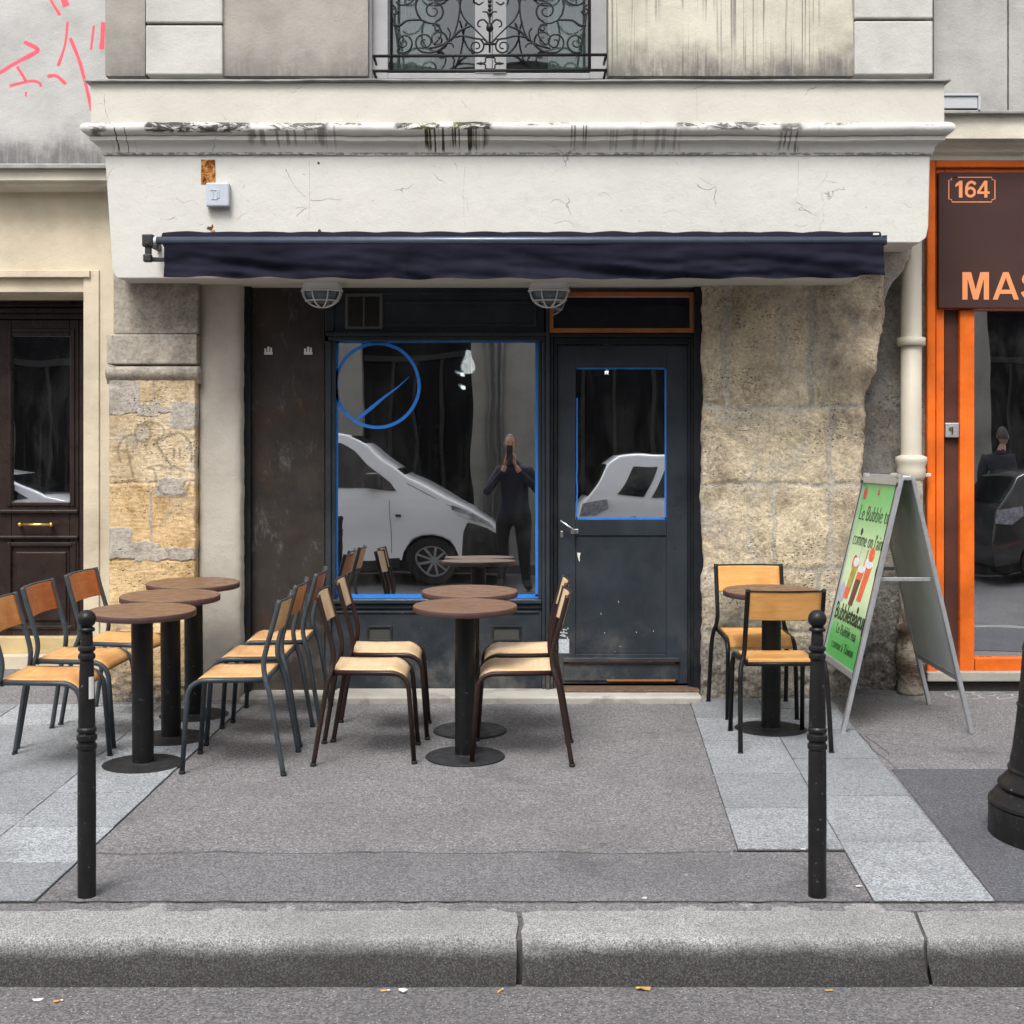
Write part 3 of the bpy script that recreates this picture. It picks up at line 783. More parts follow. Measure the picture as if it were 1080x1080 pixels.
# ---- rough stone surfaces
def rough_grid(name, mat, xl, xr, z0, z1, nx, nz, fn, y0, yback, left_skirt=True, right_skirt=True):
    bm = bmesh.new(); lay = bm.verts.layers.float.new('mortar'); rows = []
    for j in range(nz+1):
        z = z0 + (z1-z0)*j/nz; a = xl(z); c = xr(z); row = []
        def vert(x, y, m):
            v = bm.verts.new((x, y, z)); v[lay] = m; return v
        o, m = fn(a, z); 
        if left_skirt: row.append(vert(a-.004, yback, m))
        for i in range(nx+1):
            x = a + (c-a)*i/nz if False else a + (c-a)*i/nx
            o, m = fn(x, z)
            e = min(i, nx-i)
            rnd = {0: .022, 1: .008, 2: .003}.get(e, 0)
            row.append(vert(x, y0 - o + rnd, m))
        if right_skirt: row.append(vert(c+.004, yback, m))
        rows.append(row)
    for j in range(nz):
        for i in range(len(rows[0])-1):
            f = bm.faces.new([rows[j][i], rows[j][i+1], rows[j+1][i+1], rows[j+1][i]]); f.smooth = True
    me = bpy.data.meshes.new(name); bm.to_mesh(me); bm.free(); me.materials.append(mat)
    o = bpy.data.objects.new(name, me); C.objects.link(o); o.parent = mainb
    return o
def lerp_tab(tab):
    def f(v):
        for (a, x), (c, y) in zip(tab, tab[1:]):
            if a <= v <= c: return x + (y-x)*(v-a)/(c-a) if c != a else x
        return tab[0][1] if v < tab[0][0] else tab[-1][1]
    return f
NZ = lambda x, z, s, o=0: mnoise.noise(Vector((x*s, o, z*s)))
YW = -.03
def zw(py): return Z(py, YW)
def xw(px): return X(px, YW)
edge_tab = sorted([(zw(a), xw(p)) for a, p in ((296, 934), (330, 933), (360, 930), (388, 925), (410, 919), (424, 915), (450, 914), (478, 912), (495, 910), (560, 905), (640, 900), (760, 897))])
edge_r0 = lerp_tab(edge_tab)
edge_r = lambda z: edge_r0(z) + mnoise.noise(Vector((3, 1, z*6)))*.012 + mnoise.noise(Vector((7, 1, z*22)))*.010 + mnoise.noise(Vector((1, 4, z*60)))*.004
joints_h = [(zw(430), .016, 738, 940), (zw(511), .013, 738, 940), (zw(601), .012, 738, 940), (zw(664), .010, 738, 940)]
joints_v = [(xw(764), zw(300), zw(430), .02), (xw(856), zw(300), zw(430), .015), (xw(877), zw(430), zw(511), .018), (xw(818), zw(511), zw(601), .016),
            (xw(876), zw(511), zw(601), .02), (xw(782), zw(601), zw(664), .016), (xw(862), zw(601), zw(664), .016)]
def stone_fn(x, z):
    wx = NZ(x, z, 5, 1)*.03 + NZ(x, z, 17, 2)*.010; wz = NZ(x, z, 4, 5)*.035 + NZ(x, z, 17, 6)*.010
    m = 0.0
    for zj, w, pa, pb in joints_h:
        m = max(m, 1 - abs(z+wz-zj)/(w*1.5))
    for xj, za, zb2, w in joints_v:
        if min(za, zb2)-.02 < z < max(za, zb2)+.02: m = max(m, 1 - abs(x+wx-xj)/(w*1.5))
    m = max(0, min(1, m*1.5*(.55+.9*max(0, .5+NZ(x, z, 3.5, 21))) + NZ(x, z, 7, 9)*.45 + max(0, NZ(x, z, 2.4, 33))*.8))
    o = NZ(x, z, 2.2, 3)*.016 + NZ(x, z, 8, 4)*.008 + NZ(x, z, 25, 7)*.004 + NZ(x, z, 60, 8)*.0022
    o -= .008*m
    # chiselled tooling on the middle block
    dx = (x-xw(840))/.17; dz = (z-zw(480))/.17
    k = math.exp(-(dx*dx+dz*dz)*1.5)
    o += k*.005*math.sin((x*.55+z*1.0+NZ(x, z, 6, 3)*.04)*190)
    low = max(0, min(1, (.42-z)/.25))
    o += low*(NZ(x, z, 34, 11)*.010 + NZ(x, z, 15, 12)*.012)
    ch = math.exp(-(((x-xw(917))/.06)**2 + ((z-zw(412))/.10)**2))      # the broken hollow on its right edge
    o -= ch*.07
    return o, m*(1-low*.6)
ledge = lambda z: xw(741) + NZ(0.3, z, 5)*.014 + NZ(.3, z, 19)*.008
rough_grid('stone_pier', MT['stone'], ledge, edge_r, gz(YW)-.05, Z(292, YW)+.05, 130, 250, stone_fn, YW, .34)
b = MB()
px_poly = [(926, 258), (964, 258), (963, 272), (957, 276), (955, 284), (950, 290), (943, 297), (938, 306), (934, 320), (929, 332), (926, 332)]
b.prism([(X(p, -.03), Z(q, -.03)) for p, q in px_poly], .0, .30, .008)
wb(b, 'stone_corbel', MT['stone_grey'], mainb)
def rub_fn(x, z): return NZ(x, z, 6, 3)*.012 + NZ(x, z, 22, 4)*.006 + max(0, min(1, (.5-z)/.3))*NZ(x, z, 15, 8)*.03, max(0, min(1, .5+NZ(x, z, 3, 5)*2))
YR = .22
rough_grid('recessed_wall', MT['recess'], lambda z: X(880, YR), lambda z: X(981, YR), -.02, Z(250, YR)+.1, 50, 140, rub_fn, YR, .34)
# left pier: smooth cement pier, block, corbel and bare shaft
YP = -.12
zP = lambda py: Z(py, YP)
xP = lambda px: X(px, YP)
def pier_fn(x, z): return NZ(x, z, 3, 2)*.004 + NZ(x, z, 20, 4)*.0012, 0
def ped(z): return xP(252.5) + NZ(.7, z, 7)*.006 + NZ(.2, z, 24)*.003
rough_grid('render_pier', MT['pier'], lambda z: xP(207), ped, gz(YP)-.05, Z(296, YP)+.05, 16, 110, pier_fn, YP+.04, .34)
b = MB(); b.box(xP(120), xP(209.5), YP-.012, .3, zP(352.4), Z(296, YP)+.04, .008)
b.box(xP(114), xP(209), YP-.035, .3, zP(384.5), zP(353), .008)
rows = []
pf = [(-.0, 386), (.02, 387.5), (.03, 391), (.028, 395), (.016, 399), (.0, 401), (-.012, 405)]
mm = MB()
wb(b, 'pilaster_block', MT['stone_grey'], mainb)
for i in range(31):
    rows.append([(xP(113)+(xP(210.5)-xP(113))*i/30 , YP-.012-p-NZ(i*.1, q*.1, 3)*.005, zP(q)) for p, q in pf])
rows = [[(rows[0][k][0], .2, rows[0][k][2]) for k in range(len(pf))]] + rows + [[(rows[-1][k][0], .2, rows[-1][k][2]) for k in range(len(pf))]]
mm.loft(rows, smooth=True); wb(mm, 'pilaster_moulding', MT['stone_grey'], mainb)
patches = [(113, 400, 147, 436), (145, 425, 168, 440), (165, 431, 186, 436), (180, 424, 210, 452), (113, 556, 141, 588), (141, 572, 168, 592), (166, 578, 206, 590), (168, 505, 196, 522)]
def shaft_fn(x, z):
    wx = NZ(x, z, 9, 1)*.02 + NZ(x, z, 30, 2)*.008; wz = NZ(x, z, 9, 5)*.02 + NZ(x, z, 30, 6)*.008
    m = 0.0
    for a, t_, c, d_ in patches:
        if xP(a) < x+wx < xP(c) and zP(d_) < z+wz < zP(t_): m = 1.0
    if abs(x+wx*.4-xP(160)) < .007 and zP(576) < z < zP(512): m = max(m, .8)
    if abs(x+wx*.4-xP(163)) < .006 and zP(428) < z < zP(402): m = max(m, .6)
    j = 0
    for py in (435, 509, 590):
        j = max(j, 1-abs(z+wz*.6-zP(py))/.012)
    o = NZ(x, z, 5, 3)*.004 + NZ(x, z, 18, 4)*.0022 + NZ(x*.6, z*2.2, 30, 7)*.0018
    o = o*(1-.75*m) + .003*m - .006*max(0, j)*(1-m)
    low = max(0, min(1, (.30-z)/.2)); o += low*NZ(x, z, 26, 8)*.012
    return o, m
scrib = []
def grp(pts):
    P = smooth_pts([(xP(p/3), 0, zP(300+q/3)) for p, q in pts], 5); scrib.extend(zip(P, P[1:]))
for s in ([(478, 470), (470, 448), (445, 446), (430, 465), (436, 492), (458, 500), (476, 486), (478, 470)], [(440, 446), (480, 436), (512, 448), (520, 470), (508, 490), (486, 492)],
          [(490, 494), (520, 540), (545, 580), (505, 574), (470, 580)], [(470, 580), (492, 590), (497, 640)], [(510, 498), (540, 476), (575, 472), (604, 505), (608, 560)],
          [(500, 640), (522, 664), (556, 672), (590, 656), (602, 628)], [(384, 560), (376, 520), (392, 488), (420, 474)], [(402, 500), (412, 555), (424, 608)], [(552, 520), (552, 546)], [(571, 518), (571, 548)], [(552, 574), (566, 582), (584, 588)]):
    grp(s)

sh_ = rough_grid('pilaster_shaft', MT['stone_yellow'], lambda z: xP(115)+NZ(.1, z, 12)*.004, lambda z: xP(207)+NZ(.4, z, 9)*.008, gz(YP)-.05, zP(401), 150, 460, shaft_fn, YP-.015, .3)
at_ = sh_.data.attributes.new('paint', 'FLOAT', 'POINT')
segs = [(a.x, a.z, c.x, c.z) for a, c in scrib]
bx0, bx1 = min(min(q[0], q[2]) for q in segs)-.03, max(max(q[0], q[2]) for q in segs)+.03
bz0, bz1 = min(min(q[1], q[3]) for q in segs)-.03, max(max(q[1], q[3]) for q in segs)+.03
for i_, v_ in enumerate(sh_.data.vertices):
    x_, z_ = v_.co.x, v_.co.z
    if not (bx0 < x_ < bx1 and bz0 < z_ < bz1): continue
    dm = 9
    for (ax, az, cx_, cz_) in segs:
        dx, dz = cx_-ax, cz_-az; L2 = dx*dx+dz*dz
        t_ = 0 if L2 == 0 else max(0, min(1, ((x_-ax)*dx+(z_-az)*dz)/L2))
        q_ = (x_-ax-dx*t_)**2 + (z_-az-dz*t_)**2
        if q_ < dm: dm = q_
    at_.data[i_].value = max(0, min(1, (.0105-math.sqrt(dm))/.006))

# ---- shopfront joinery
YS = .08
b = MB(); b.box(X(252, .02), X(264, .02), .02, .30, -.01, 2.5); b.box(X(732, .02), X(742, .02), .02, .30, -.01, 2.5, .004)
b.box(X(264, .06), X(734, .06), .12, .30, Z(303, .06), 2.6)
wb(b, 'black_jamb', MT['navy_dark'], mainb)
sp_ = wb(MB().pbox(264.5, 342.5, 302, 728, YS, .05), 'side_panel', MT['black_panel'], mainb)
b = MB()
for cx in (283, 325):
    for k, (w, h) in enumerate(((2, 5), (2.2, 7), (2, 6))):
        b.pbox(cx-4.2+k*3, cx-4.2+k*3+w, 372.6-h, 372.6, YS-.003, .003, 0)
    b.pbox(cx-4.4, cx+4.4, 371, 374, YS-.0035, .003, 0)
wbs(b, 'hinge_mark', MT['paper'], sp_)
b = MB()
b.pbox(352.5, 574, 303, 352, YS, .06); b.pbox(342.8, 352.3, 303, 349.8, YS-.012, .07, .004)
for (xa, xb, ya, yb) in ((405, 563, 317.5, 320.5), (405, 563, 341, 344.5), (402, 405.4, 317.5, 344.5), (562.6, 566, 317.5, 344.5)): b.pbox(xa, xb, ya, yb, YS-.012, .02)
b.pbox(343, 578, 350, 354.2, YS-.04, .08, .006); b.pbox(346, 576, 354.2, 359.3, YS-.02, .08, .006); b.pbox(352, 575, 308, 310, YS-.01, .03)
wb(b, 'fascia', MT['navy'], mainb)
vm_ = m_simple('grey vent frame', (.075, .075, .07), .6, var=.2)
v = wb(MB().pbox(364, 367, 309.5, 347, YS-.014, .02).pbox(400, 403.4, 309.5, 347, YS-.014, .02).pbox(367, 400, 309.5, 312.5, YS-.014, .02).pbox(367, 400, 344.2, 347, YS-.014, .02).pbox(382.6, 384.6, 312, 345, YS-.014, .02), 'vent_grille', vm_, mainb)
b = MB()
for k in range(14):
    q = 313 + k*2.25
    b.box(X(367, YS), X(382.5, YS), YS-.010, YS-.004, Z(q+1.4, YS), Z(q, YS), .001); b.box(X(384.7, YS), X(400, YS), YS-.010, YS-.004, Z(q+1.4, YS), Z(q, YS), .001)
wb(b, 'slat', MT['trim'], v)
YG = .13
b = MB()
b.pbox(343, 349, 359.5, 729, YS-.025, .12, .006); b.pbox(349.2, 353.5, 359.5, 632, YS-.005, .1, .004)
b.pbox(567.6, 571.4, 359.5, 632, YS-.005, .1, .004); b.pbox(571.6, 575.5, 359.5, 729, YS-.025, .12, .006); b.pbox(575.8, 580, 306, 729, YS-.045, .14, .006)
b.pbox(349.5, 571.3, 632.5, 637, YS-.03, .14, .005); b.pbox(349.5, 571.3, 637.2, 642, YS-.012, .1, .004)
sw = wb(b, 'shop_window', MT['navy'], mainb)
wb(MB().box(X(352, YG), X(569, YG), YG, YG+.006, Z(633, YG), Z(358.5, YG)), 'pane', MT['glass'], sw)
YTP = YG-.0012
b = MB()
def tp(pts, w): b.ribbon([(X(p, YTP), YTP, Z(q, YTP)) for p, q in pts], w if callable(w) else w*(YTP+D)/F_, (0, -1, 0), .0)
def wob(pts, amp=.5, n=30):
    P = []
    for (a, c), (d_, e) in zip(pts, pts[1:]):
        for k in range(n):
            t = k/n; P.append((a+(d_-a)*t + mnoise.noise(Vector((a+t*9, c, 1)))*amp, c+(e-c)*t + mnoise.noise(Vector((a+t*9, c, 5)))*amp))
    P.append(pts[-1]); return P
tp(wob([(353.5, 361), (566.8, 360.6)], .4), 1.8); tp(wob([(566.3, 361), (566.3, 629)], .4), 3.4)
tp(wob([(355, 628.8), (567.5, 628.8)], .4), 4.0); tp(wob([(355.4, 360), (354.8, 630)], .5), 3.2)
tp([(398+44*math.cos(a/60*2*PI)+mnoise.noise(Vector((math.cos(a/60*2*PI)*2, math.sin(a/60*2*PI)*2, 0)))*.8, 406.5+44.3*math.sin(a/60*2*PI)) for a in range(61)], 3.4)
b2 = b
b.ribbon([(X(p, YTP-.0008), YTP-.0008, Z(q, YTP-.0008)) for p, q in ((378, 441), (392, 430), (405, 419), (420, 408), (432, 397))], lambda t: (.026*(1-t)+.002) if t > .02 else .02, (0, -1, 0), .0008)
wb(b, 'tape', MT['tape'], sw)
b = MB()
b.pbox(349.5, 571.3, 642.3, 726, YS, .05); b.pbox(349.5, 571.3, 726, 730, YS-.01, .05, .003)
for (xa, xb, ya, yb) in ((353, 568, 644.5, 647), ): b.pbox(xa, xb, ya, yb, YS-.008, .02)
rp = wb(b, 'stall_riser', MT['navy'], mainb)
b = MB()
for xa, xb in ((387, 413.5), (518.5, 549.5)):
    b.pbox(xa, xb, 660, 662.4, YS-.014, .02); b.pbox(xa, xb, 674.6, 677, YS-.014, .02); b.pbox(xa, xa+2.2, 662.4, 674.6, YS-.014, .02); b.pbox(xb-2.2, xb, 662.4, 674.6, YS-.014, .02)
    b.m(1).pbox(xa+2.2, xb-2.2, 662.4, 674.6, YS-.005, .004, 0).m(0)
wbs(b, 'low_vent', [MT['navy_dark'], m_simple('dusty vent mesh', (.040, .040, .033), .8, var=.3, scale=120)], rp)
# door frame, transom and door
b = MB()
b.pbox(580.2, 583.4, 351, 728, YS-.03, .12, .005); b.pbox(583.6, 587.6, 362, 728, YS-.012, .1, .004)
b.pbox(725.6, 729, 362, 728, YS-.02, .12, .004); b.pbox(729.2, 734, 306, 728, YS-.035, .12, .005)
b.pbox(580.2, 734, 351.5, 355.5, YS-.035, .1, .005); b.pbox(583.6, 729, 355.7, 363.3, YS-.012, .1, .004)
wb(b, 'door_frame', MT['navy_dark'], mainb)
b = MB(); b.pbox(579.5, 583.6, 308, 350.8, YS-.04, .05, .003); b.pbox(729, 733, 308, 350.8, YS-.04, .05, .003); b.pbox(583.6, 729, 308, 312.4, YS-.04, .05, .003); b.pbox(583.6, 729, 346, 350.8, YS-.04, .05, .003)
tr = wb(b, 'transom_window', MT['rust_wood'], mainb)
wb(MB().box(X(582, YS), X(731, YS), YS, YS+.006, Z(349, YS), Z(309, YS)), 'pane', MT['glass'], tr)
YD = YS+.012
b = MB()
b.pbox(588, 607, 364, 721, YD, .045, .003); b.pbox(703, 725.2, 364, 721, YD, .045, .003); b.pbox(607.1, 702.9, 364, 387.5, YD, .045, .003)
b.pbox(607.1, 702.9, 547.8, 565, YD, .045, .003); b.pbox(607.1, 702.9, 689.6, 721, YD, .045, .003); b.pbox(607.1, 702.9, 565.4, 689.2, YD+.008, .03, .003)
door = wb(b, 'door', MT['navy'], mainb)
wb(MB().box(X(605, YD), X(704, YD), YD+.018, YD+.024, Z(549, YD), Z(386, YD)), 'pane', MT['glass'], door)
YTP = YD+.0172
b = MB()
tp(wob([(608, 388.6), (702, 388.6)], .3), 1.7); tp(wob([(702.0, 388), (702.0, 548)], .3), 2.0); tp(wob([(607.6, 546.6), (702.5, 546.6)], .3), 2.2); tp(wob([(608.6, 420), (608.4, 548)], .6), 1.4)
wb(b, 'tape', MT['tape'], door)
b = MB(); b.pbox(594, 717, 694, 698.5, YD-.03, .03, .004); b.pbox(595, 716, 699, 718, YD-.010, .01, .003)
b.m(1).pbox(599, 712, 698.4, 699.6, YD-.014, .012, 0); b.pbox(640, 712, 716.6, 718.6, YD-.0125, .01, 0)
wb(b, 'kickboard', [MT['navy'], MT['rust_wood']], door)
b = MB()
def dp(px, py, y): return Vector((X(px, y), y, Z(py, y)))
b.tube([dp(607.5, 560.6, YD-.05), dp(603, 557.5, YD-.052), dp(591, 549, YD-.05)], .0065, 8); b.tube([dp(606.5, 560.3, YD), dp(606.5, 560.3, YD-.05)], .008, 8)
b.box(X(602, YD), X(610, YD), YD-.004, YD, Z(563, YD), Z(558, YD), .002); b.box(X(591, YD), X(594, YD), YD-.006, YD, Z(567, YD), Z(560, YD), .002)
wb(b, 'handle', MT['chrome'], door)
b = MB()
for (p, q) in ((599.3, 407), (599.3, 532), (710, 407), (710, 532), (599.3, 606), (712, 577)): b.tube([dp(p, q, YD), dp(p, q, YD-.004)], .007, 10)
wbs(b, 'bolt', MT['trim'], door)
b = MB(); b.ribbon([dp(610.5, 583, YD+.008), dp(610.3, 587, YD+.008), dp(611, 592, YD+.008)], lambda t: .017*(1-t)+.004, (0, -1, 0), .0015)
for k in range(7):
    p = random.uniform(612, 700); q = 688 - abs(random.gauss(0, 38)); 
    if q > 570: b.ribbon([dp(p, q, YD+.008), dp(p+random.uniform(-1, 1), q+random.uniform(.5, 1.6), YD+.008)], .003, (0, -1, 0), .0012)
wbs(b, 'paint_splash', MT['paper'], door)
b = MB(); b.pbox(589.3, 600.3, 674, 689, YD-.0012, .001, 0)
for k in range(7):
    b.ribbon([dp(590+random.random()*9, 662+k*1.6, YD-.0005), dp(594+random.random()*6, 663+k*1.5+random.random()*2, YD-.0005)], .006, (0, -1, 0), .0005)
wb(b, 'sticker', m_simple('torn pale sticker', (.42, .45, .47), .6, var=.35, scale=90), door)
# threshold stone
b = MB(); b.prism([(-.19, -.03), (-.19, .026), (-.178, .036), (.2, .04), (.2, -.03)], X(352, -.1), X(738, -.1), .004, axis='x')
b.prism([(-.17, -.03), (-.17, .018), (-.16, .026), (.2, .03), (.2, -.03)], X(255, -.1), X(351, -.1), .004, axis='x')
b.m(1).box(X(590, YS), X(735, YS), -.06, .1, .036, .052, .004)
wb(b, 'threshold', [MT['step'], m_simple('worn brown timber', (.11, .065, .04), .8, var=.4, scale=30)], mainb)
# room behind the shop window
b = MB()
x0, x1, y0, y1, z0, z1 = X(258, .3), X(745, .3), .30, 4.2, .0, 2.75
b.box(x0, x1, y1, y1+.05, z0, z1); b.box(x0-.05, x0, y0, y1, z0, z1); b.box(x1, x1+.05, y0, y1, z0, z1); b.box(x0, x1, y0, y1, z1, z1+.05); b.box(x0, x1, y0+.0, y1, -.10, .03)
wb(b, 'shop_room', MT['dark_room'], mainb)
b = MB(); b.box(-1.45, .0, 2.6, 3.15, .03, 1.05, .01); b.box(-1.45, .0, 2.55, 3.2, 1.05, 1.09, .01)
tag(wb(b, 'bar_counter', MT['room_mid']), 'dark bar counter seen dimly behind the shop window glass', 'counter')
b = MB()
for xx in (-.72, -.55): b.tube(fillet([(xx, 2.75, 1.09), (xx, 2.75, 1.62), (xx, 2.60, 1.66)], .05), .03, 10)
tag(wb(b, 'beer_tap', MT['chrome']), 'pair of steel bar taps behind the shop window glass', 'tap')
b = MB(); b.box(-.32, -.06, 2.70, 2.95, 1.09, 1.27, .01); b.m(1).box(-.30, -.08, 2.694, 2.70, 1.13, 1.23); b.m(0).box(-.21, -.17, 2.82, 2.86, 1.26, 1.34).box(-.27, -.11, 2.80, 2.83, 1.33, 1.42, .004)
tag(wb(b, 'till', [MT['room_mid'], MT['paper']]), 'pale fronted till standing on the dark bar counter', 'till')
# pendant bulb in the room
pb = thing('pendant_bulb', 'white pear shaped bulb hanging on a cord inside the shop window', 'lamp', (X(494, .55), .55, Z(386, .55)))
b = MB(); b.lathe([(.004, .10), (.016, .095), (.02, .06), (.032, .035), (.045, 0), (.042, -.025), (.028, -.043), (.006, -.05)][::-1], 0, 0, 0, 20); b.build('bulb', MT['bulb'], pb, R(40))
MB().tube([(0, 0, .10), (0, 0, 2.74-Z(386, .55))], .004, 6).build('cord', MT['trim'], pb)
b = MB()
P = [G(100 + (770-100)*k/70, 900.5 + 1.2*math.sin(k*.35) + mnoise.noise(Vector((k*.4, 2, 0)))*1.3) + Vector((0, 0, .0045)) for k in range(71)]
b.ribbon(P, lambda t: .007*(.45+.8*abs(mnoise.noise(Vector((t*22, 5, 0))))) , (0, 0, 1), 0)
P = [G(-100 + 1300*k/120, 952.4 + mnoise.noise(Vector((k*.5, 7, 0)))*1.0) + Vector((0, 0, .0045)) for k in range(121)]
b.ribbon(P, lambda t: .011*(.5+.7*abs(mnoise.noise(Vector((t*40, 9, 0))))), (0, 0, 1), .0008)
P = [G(773+135*k/20, 898.6) + Vector((0, 0, .0048)) for k in range(21)]
b.ribbon(P, .009, (0, 0, 1), 0)
structure(wb(b, 'pavement_seam', MT['joint']))

for px_, py_, lb_ in ((488, 394, 'small lit ceiling spot seen inside the shop window below the hanging bulb'), (489, 408, 'small lit spot inside the shop window, lower one of a pair under the bulb'), (640, 392, 'small lit spot seen inside the shop door glass')):
    yy_ = 1.6
    b = MB(); b.lathe([(.012, -.02), (.016, 0), (.012, .004)], X(px_, yy_), yy_, Z(py_, yy_), 12); b.m(1).lathe([(.013, .0042), (.018, .006), (.018, .05), (.004, .055)], X(px_, yy_), yy_, Z(py_, yy_), 12); b.m(1).tube([(X(px_, yy_), yy_, Z(py_, yy_)+.055), (X(px_, yy_), yy_, 2.74)], .004, 6)
    tag(wb(b, 'spot_lamp', [MT['spot'], MT['trim']]), lb_, 'lamp')

# ================================================================== FIXTURES ON THE FACADE
# awning, rolled in, its valance hanging
ya = -.62
zt_ = Z(253.5, ya)
aw = thing('awning', 'dark navy rolled up awning with a long wrinkled valance under the white lintel', 'awning', (X(548, ya), ya, Z(292, ya)))
xa0, xa1 = X(165, ya), X(934.5, ya)
b = MB(); b.tube([(xa0, ya+.01, zt_), (xa1, ya+.01, zt_)], .0225, 16)
wb(b, 'front_bar', MT['awning_bar'], aw)
xv0, xv1 = X(173, ya), X(932, ya)
def valance(y_, lift, nx=360, nz=16):
    rows = []
    for i in range(nx+1):
        x = xv0 + (xv1-xv0)*i/nx; row = []
        zbm = Z(292.2 + 1.6*math.sin(i/nx*PI) + .8*math.sin(i*.21) - (1.6 if x > X(905, ya) else 0), ya)
        for j in range(nz+1):
            t = j/nz; z = zt_-.016 + (zbm-zt_+.016)*t
            w = mnoise.noise(Vector((x*1.6, z*9+x*1.2, 1)))*.040 + mnoise.noise(Vector((x*4.0-z*9, z*24+x*2.5, 7)))*.026 + mnoise.noise(Vector((x*13, z*40, 3)))*.006
            for sx_ in (428, 552, 720): w += .010*math.exp(-((x-X(sx_, ya))/.010)**2)
            row.append((x, y_ - w*(t*.8+.12) + .004*math.sin(x*9)*t, z))
        rows.append(row)
    return rows
b = MB(); b.loft(valance(ya-.002, 0), smooth=True); b.loft(valance(ya+.0035, 0), smooth=True)
xs5 = [xv0 + (xv1-xv0)*k/5 for k in (1, 2, 3, 4)]
wb(b, 'valance', MT['awning'], aw)
b = MB()
rows = []
for i in range(161):
    x = X(170, ya) + (X(930, ya)-X(170, ya))*i/160
    q = .006*abs(math.sin(i*.33)) + mnoise.noise(Vector((x*6, 1, 1)))*.005
    rows.append([(x, ya+.055+.052*math.cos(a*PI/8), zt_+.012+(.040+q)*math.sin(a*PI/8)) for a in range(0, 17)])
b.loft(rows, smooth=True)
wb(b, 'cloth_roll', MT['awning'], aw)
b = MB()
b.box(X(150, ya), X(161.5, ya), ya-.01, ya+.05, Z(260, ya), Z(247, ya), .006); b.box(X(152.5, ya), X(159, ya), ya, ya+.03, Z(275, ya), Z(257, ya), .006)
b.box(X(151, ya), X(159.5, ya), ya-.008, ya+.035, Z(276, ya), Z(268, ya), .006); b.box(X(158, ya), xv0+.12, ya+.02, ya+.05, Z(275, ya), Z(270.5, ya), .004)
b.box(X(160, ya), X(166, ya), ya-.004, ya+.04, Z(262, ya), Z(257.5, ya), .003)
b.box(X(153, ya), X(158, ya), ya+.05, YL-.002, Z(258, ya), Z(250, ya), .005)
for px in (300, 548, 800): b.box(X(px, ya), X(px+5, ya), ya+.05, YL-.002, zt_-.02, zt_+.02, .004)
b.tube([(X(156, ya), ya-.016, Z(254, ya)), (X(156, ya), ya-.005, Z(254, ya))], .02, 12)
b.box(X(931, ya), X(935.5, ya), ya-.005, ya+.05, Z(258, ya), Z(248, ya), .004)
wbs(b, 'bracket', MT['trim'], aw)
b = MB(); b.tube([(X(162, ya), ya+.01, zt_), (X(165.2, ya), ya+.01, zt_)], .0215, 16); b.box(X(921, ya), X(927, ya), ya-.004, ya+.008, Z(248.2, ya), Z(245.8, ya), .002)
wbs(b, 'end_cap', MT['paper'], aw)
b = MB(); b.tube([(X(173, ya)+.02, ya+.14, zt_-.03), (xa1-.03, ya+.14, zt_-.03)], .028, 10); b.box(X(180, ya), X(925, ya), ya+.07, ya+.11, zt_-.055, zt_-.02, .006)
wb(b, 'folded_arm', MT['trim'], aw)

# two caged bulkhead lamps under the lintel
def cage_lamp(px, label):
    y = -.15; cx = X(px, y); zt2 = Z(293.5, YL) - .001
    t = thing('bulkhead_lamp', label, 'lamp', (cx, y, zt2), group='caged lamps under the lintel')
    s = .118
    b = MB(); 
    def ell(r, z, n=40): return [(r*s*math.cos(2*PI*k/n), r*.085*math.sin(2*PI*k/n), z) for k in range(n+1)]
    b.loft([ell(.93, 0), ell(.97, -.03), ell(1.0, -.034), ell(1.0, -.046), ell(.9, -.048)], smooth=False)
    b.build('base', MT['lamp_white'], t)
    b = MB(); b.loft([ell(.86*math.cos(a*PI/2/8), -.046-.080*math.sin(a*PI/2/8)) for a in range(9)], smooth=True); b.build('shade', MT['lamp_glass'], t)
    b = MB()
    for k in range(4):
        a = k*PI/4 + PI/8
        b.tube([(s*math.cos(a)*math.cos(q*PI/16), .085*math.sin(a)*math.cos(q*PI/16), -.046-.096*math.sin(q*PI/16)) for q in range(0, 17)], .0042, 6)
    b.tube([(s*.80*math.cos(2*PI*k/32), .085*.80*math.sin(2*PI*k/32), -.046-.096*.6) for k in range(33)], .0042, 6)
    b.tube([(s*1.01*math.cos(2*PI*k/32), .085*1.01*math.sin(2*PI*k/32), -.047) for k in range(33)], .0052, 6)
    b.build('cage', MT['lamp_white'], t)
cage_lamp(339.5, 'white caged bulkhead lamp hanging above the edge of the worn black panel')
cage_lamp(579, 'white caged bulkhead lamp above the gap between shop window and orange transom')
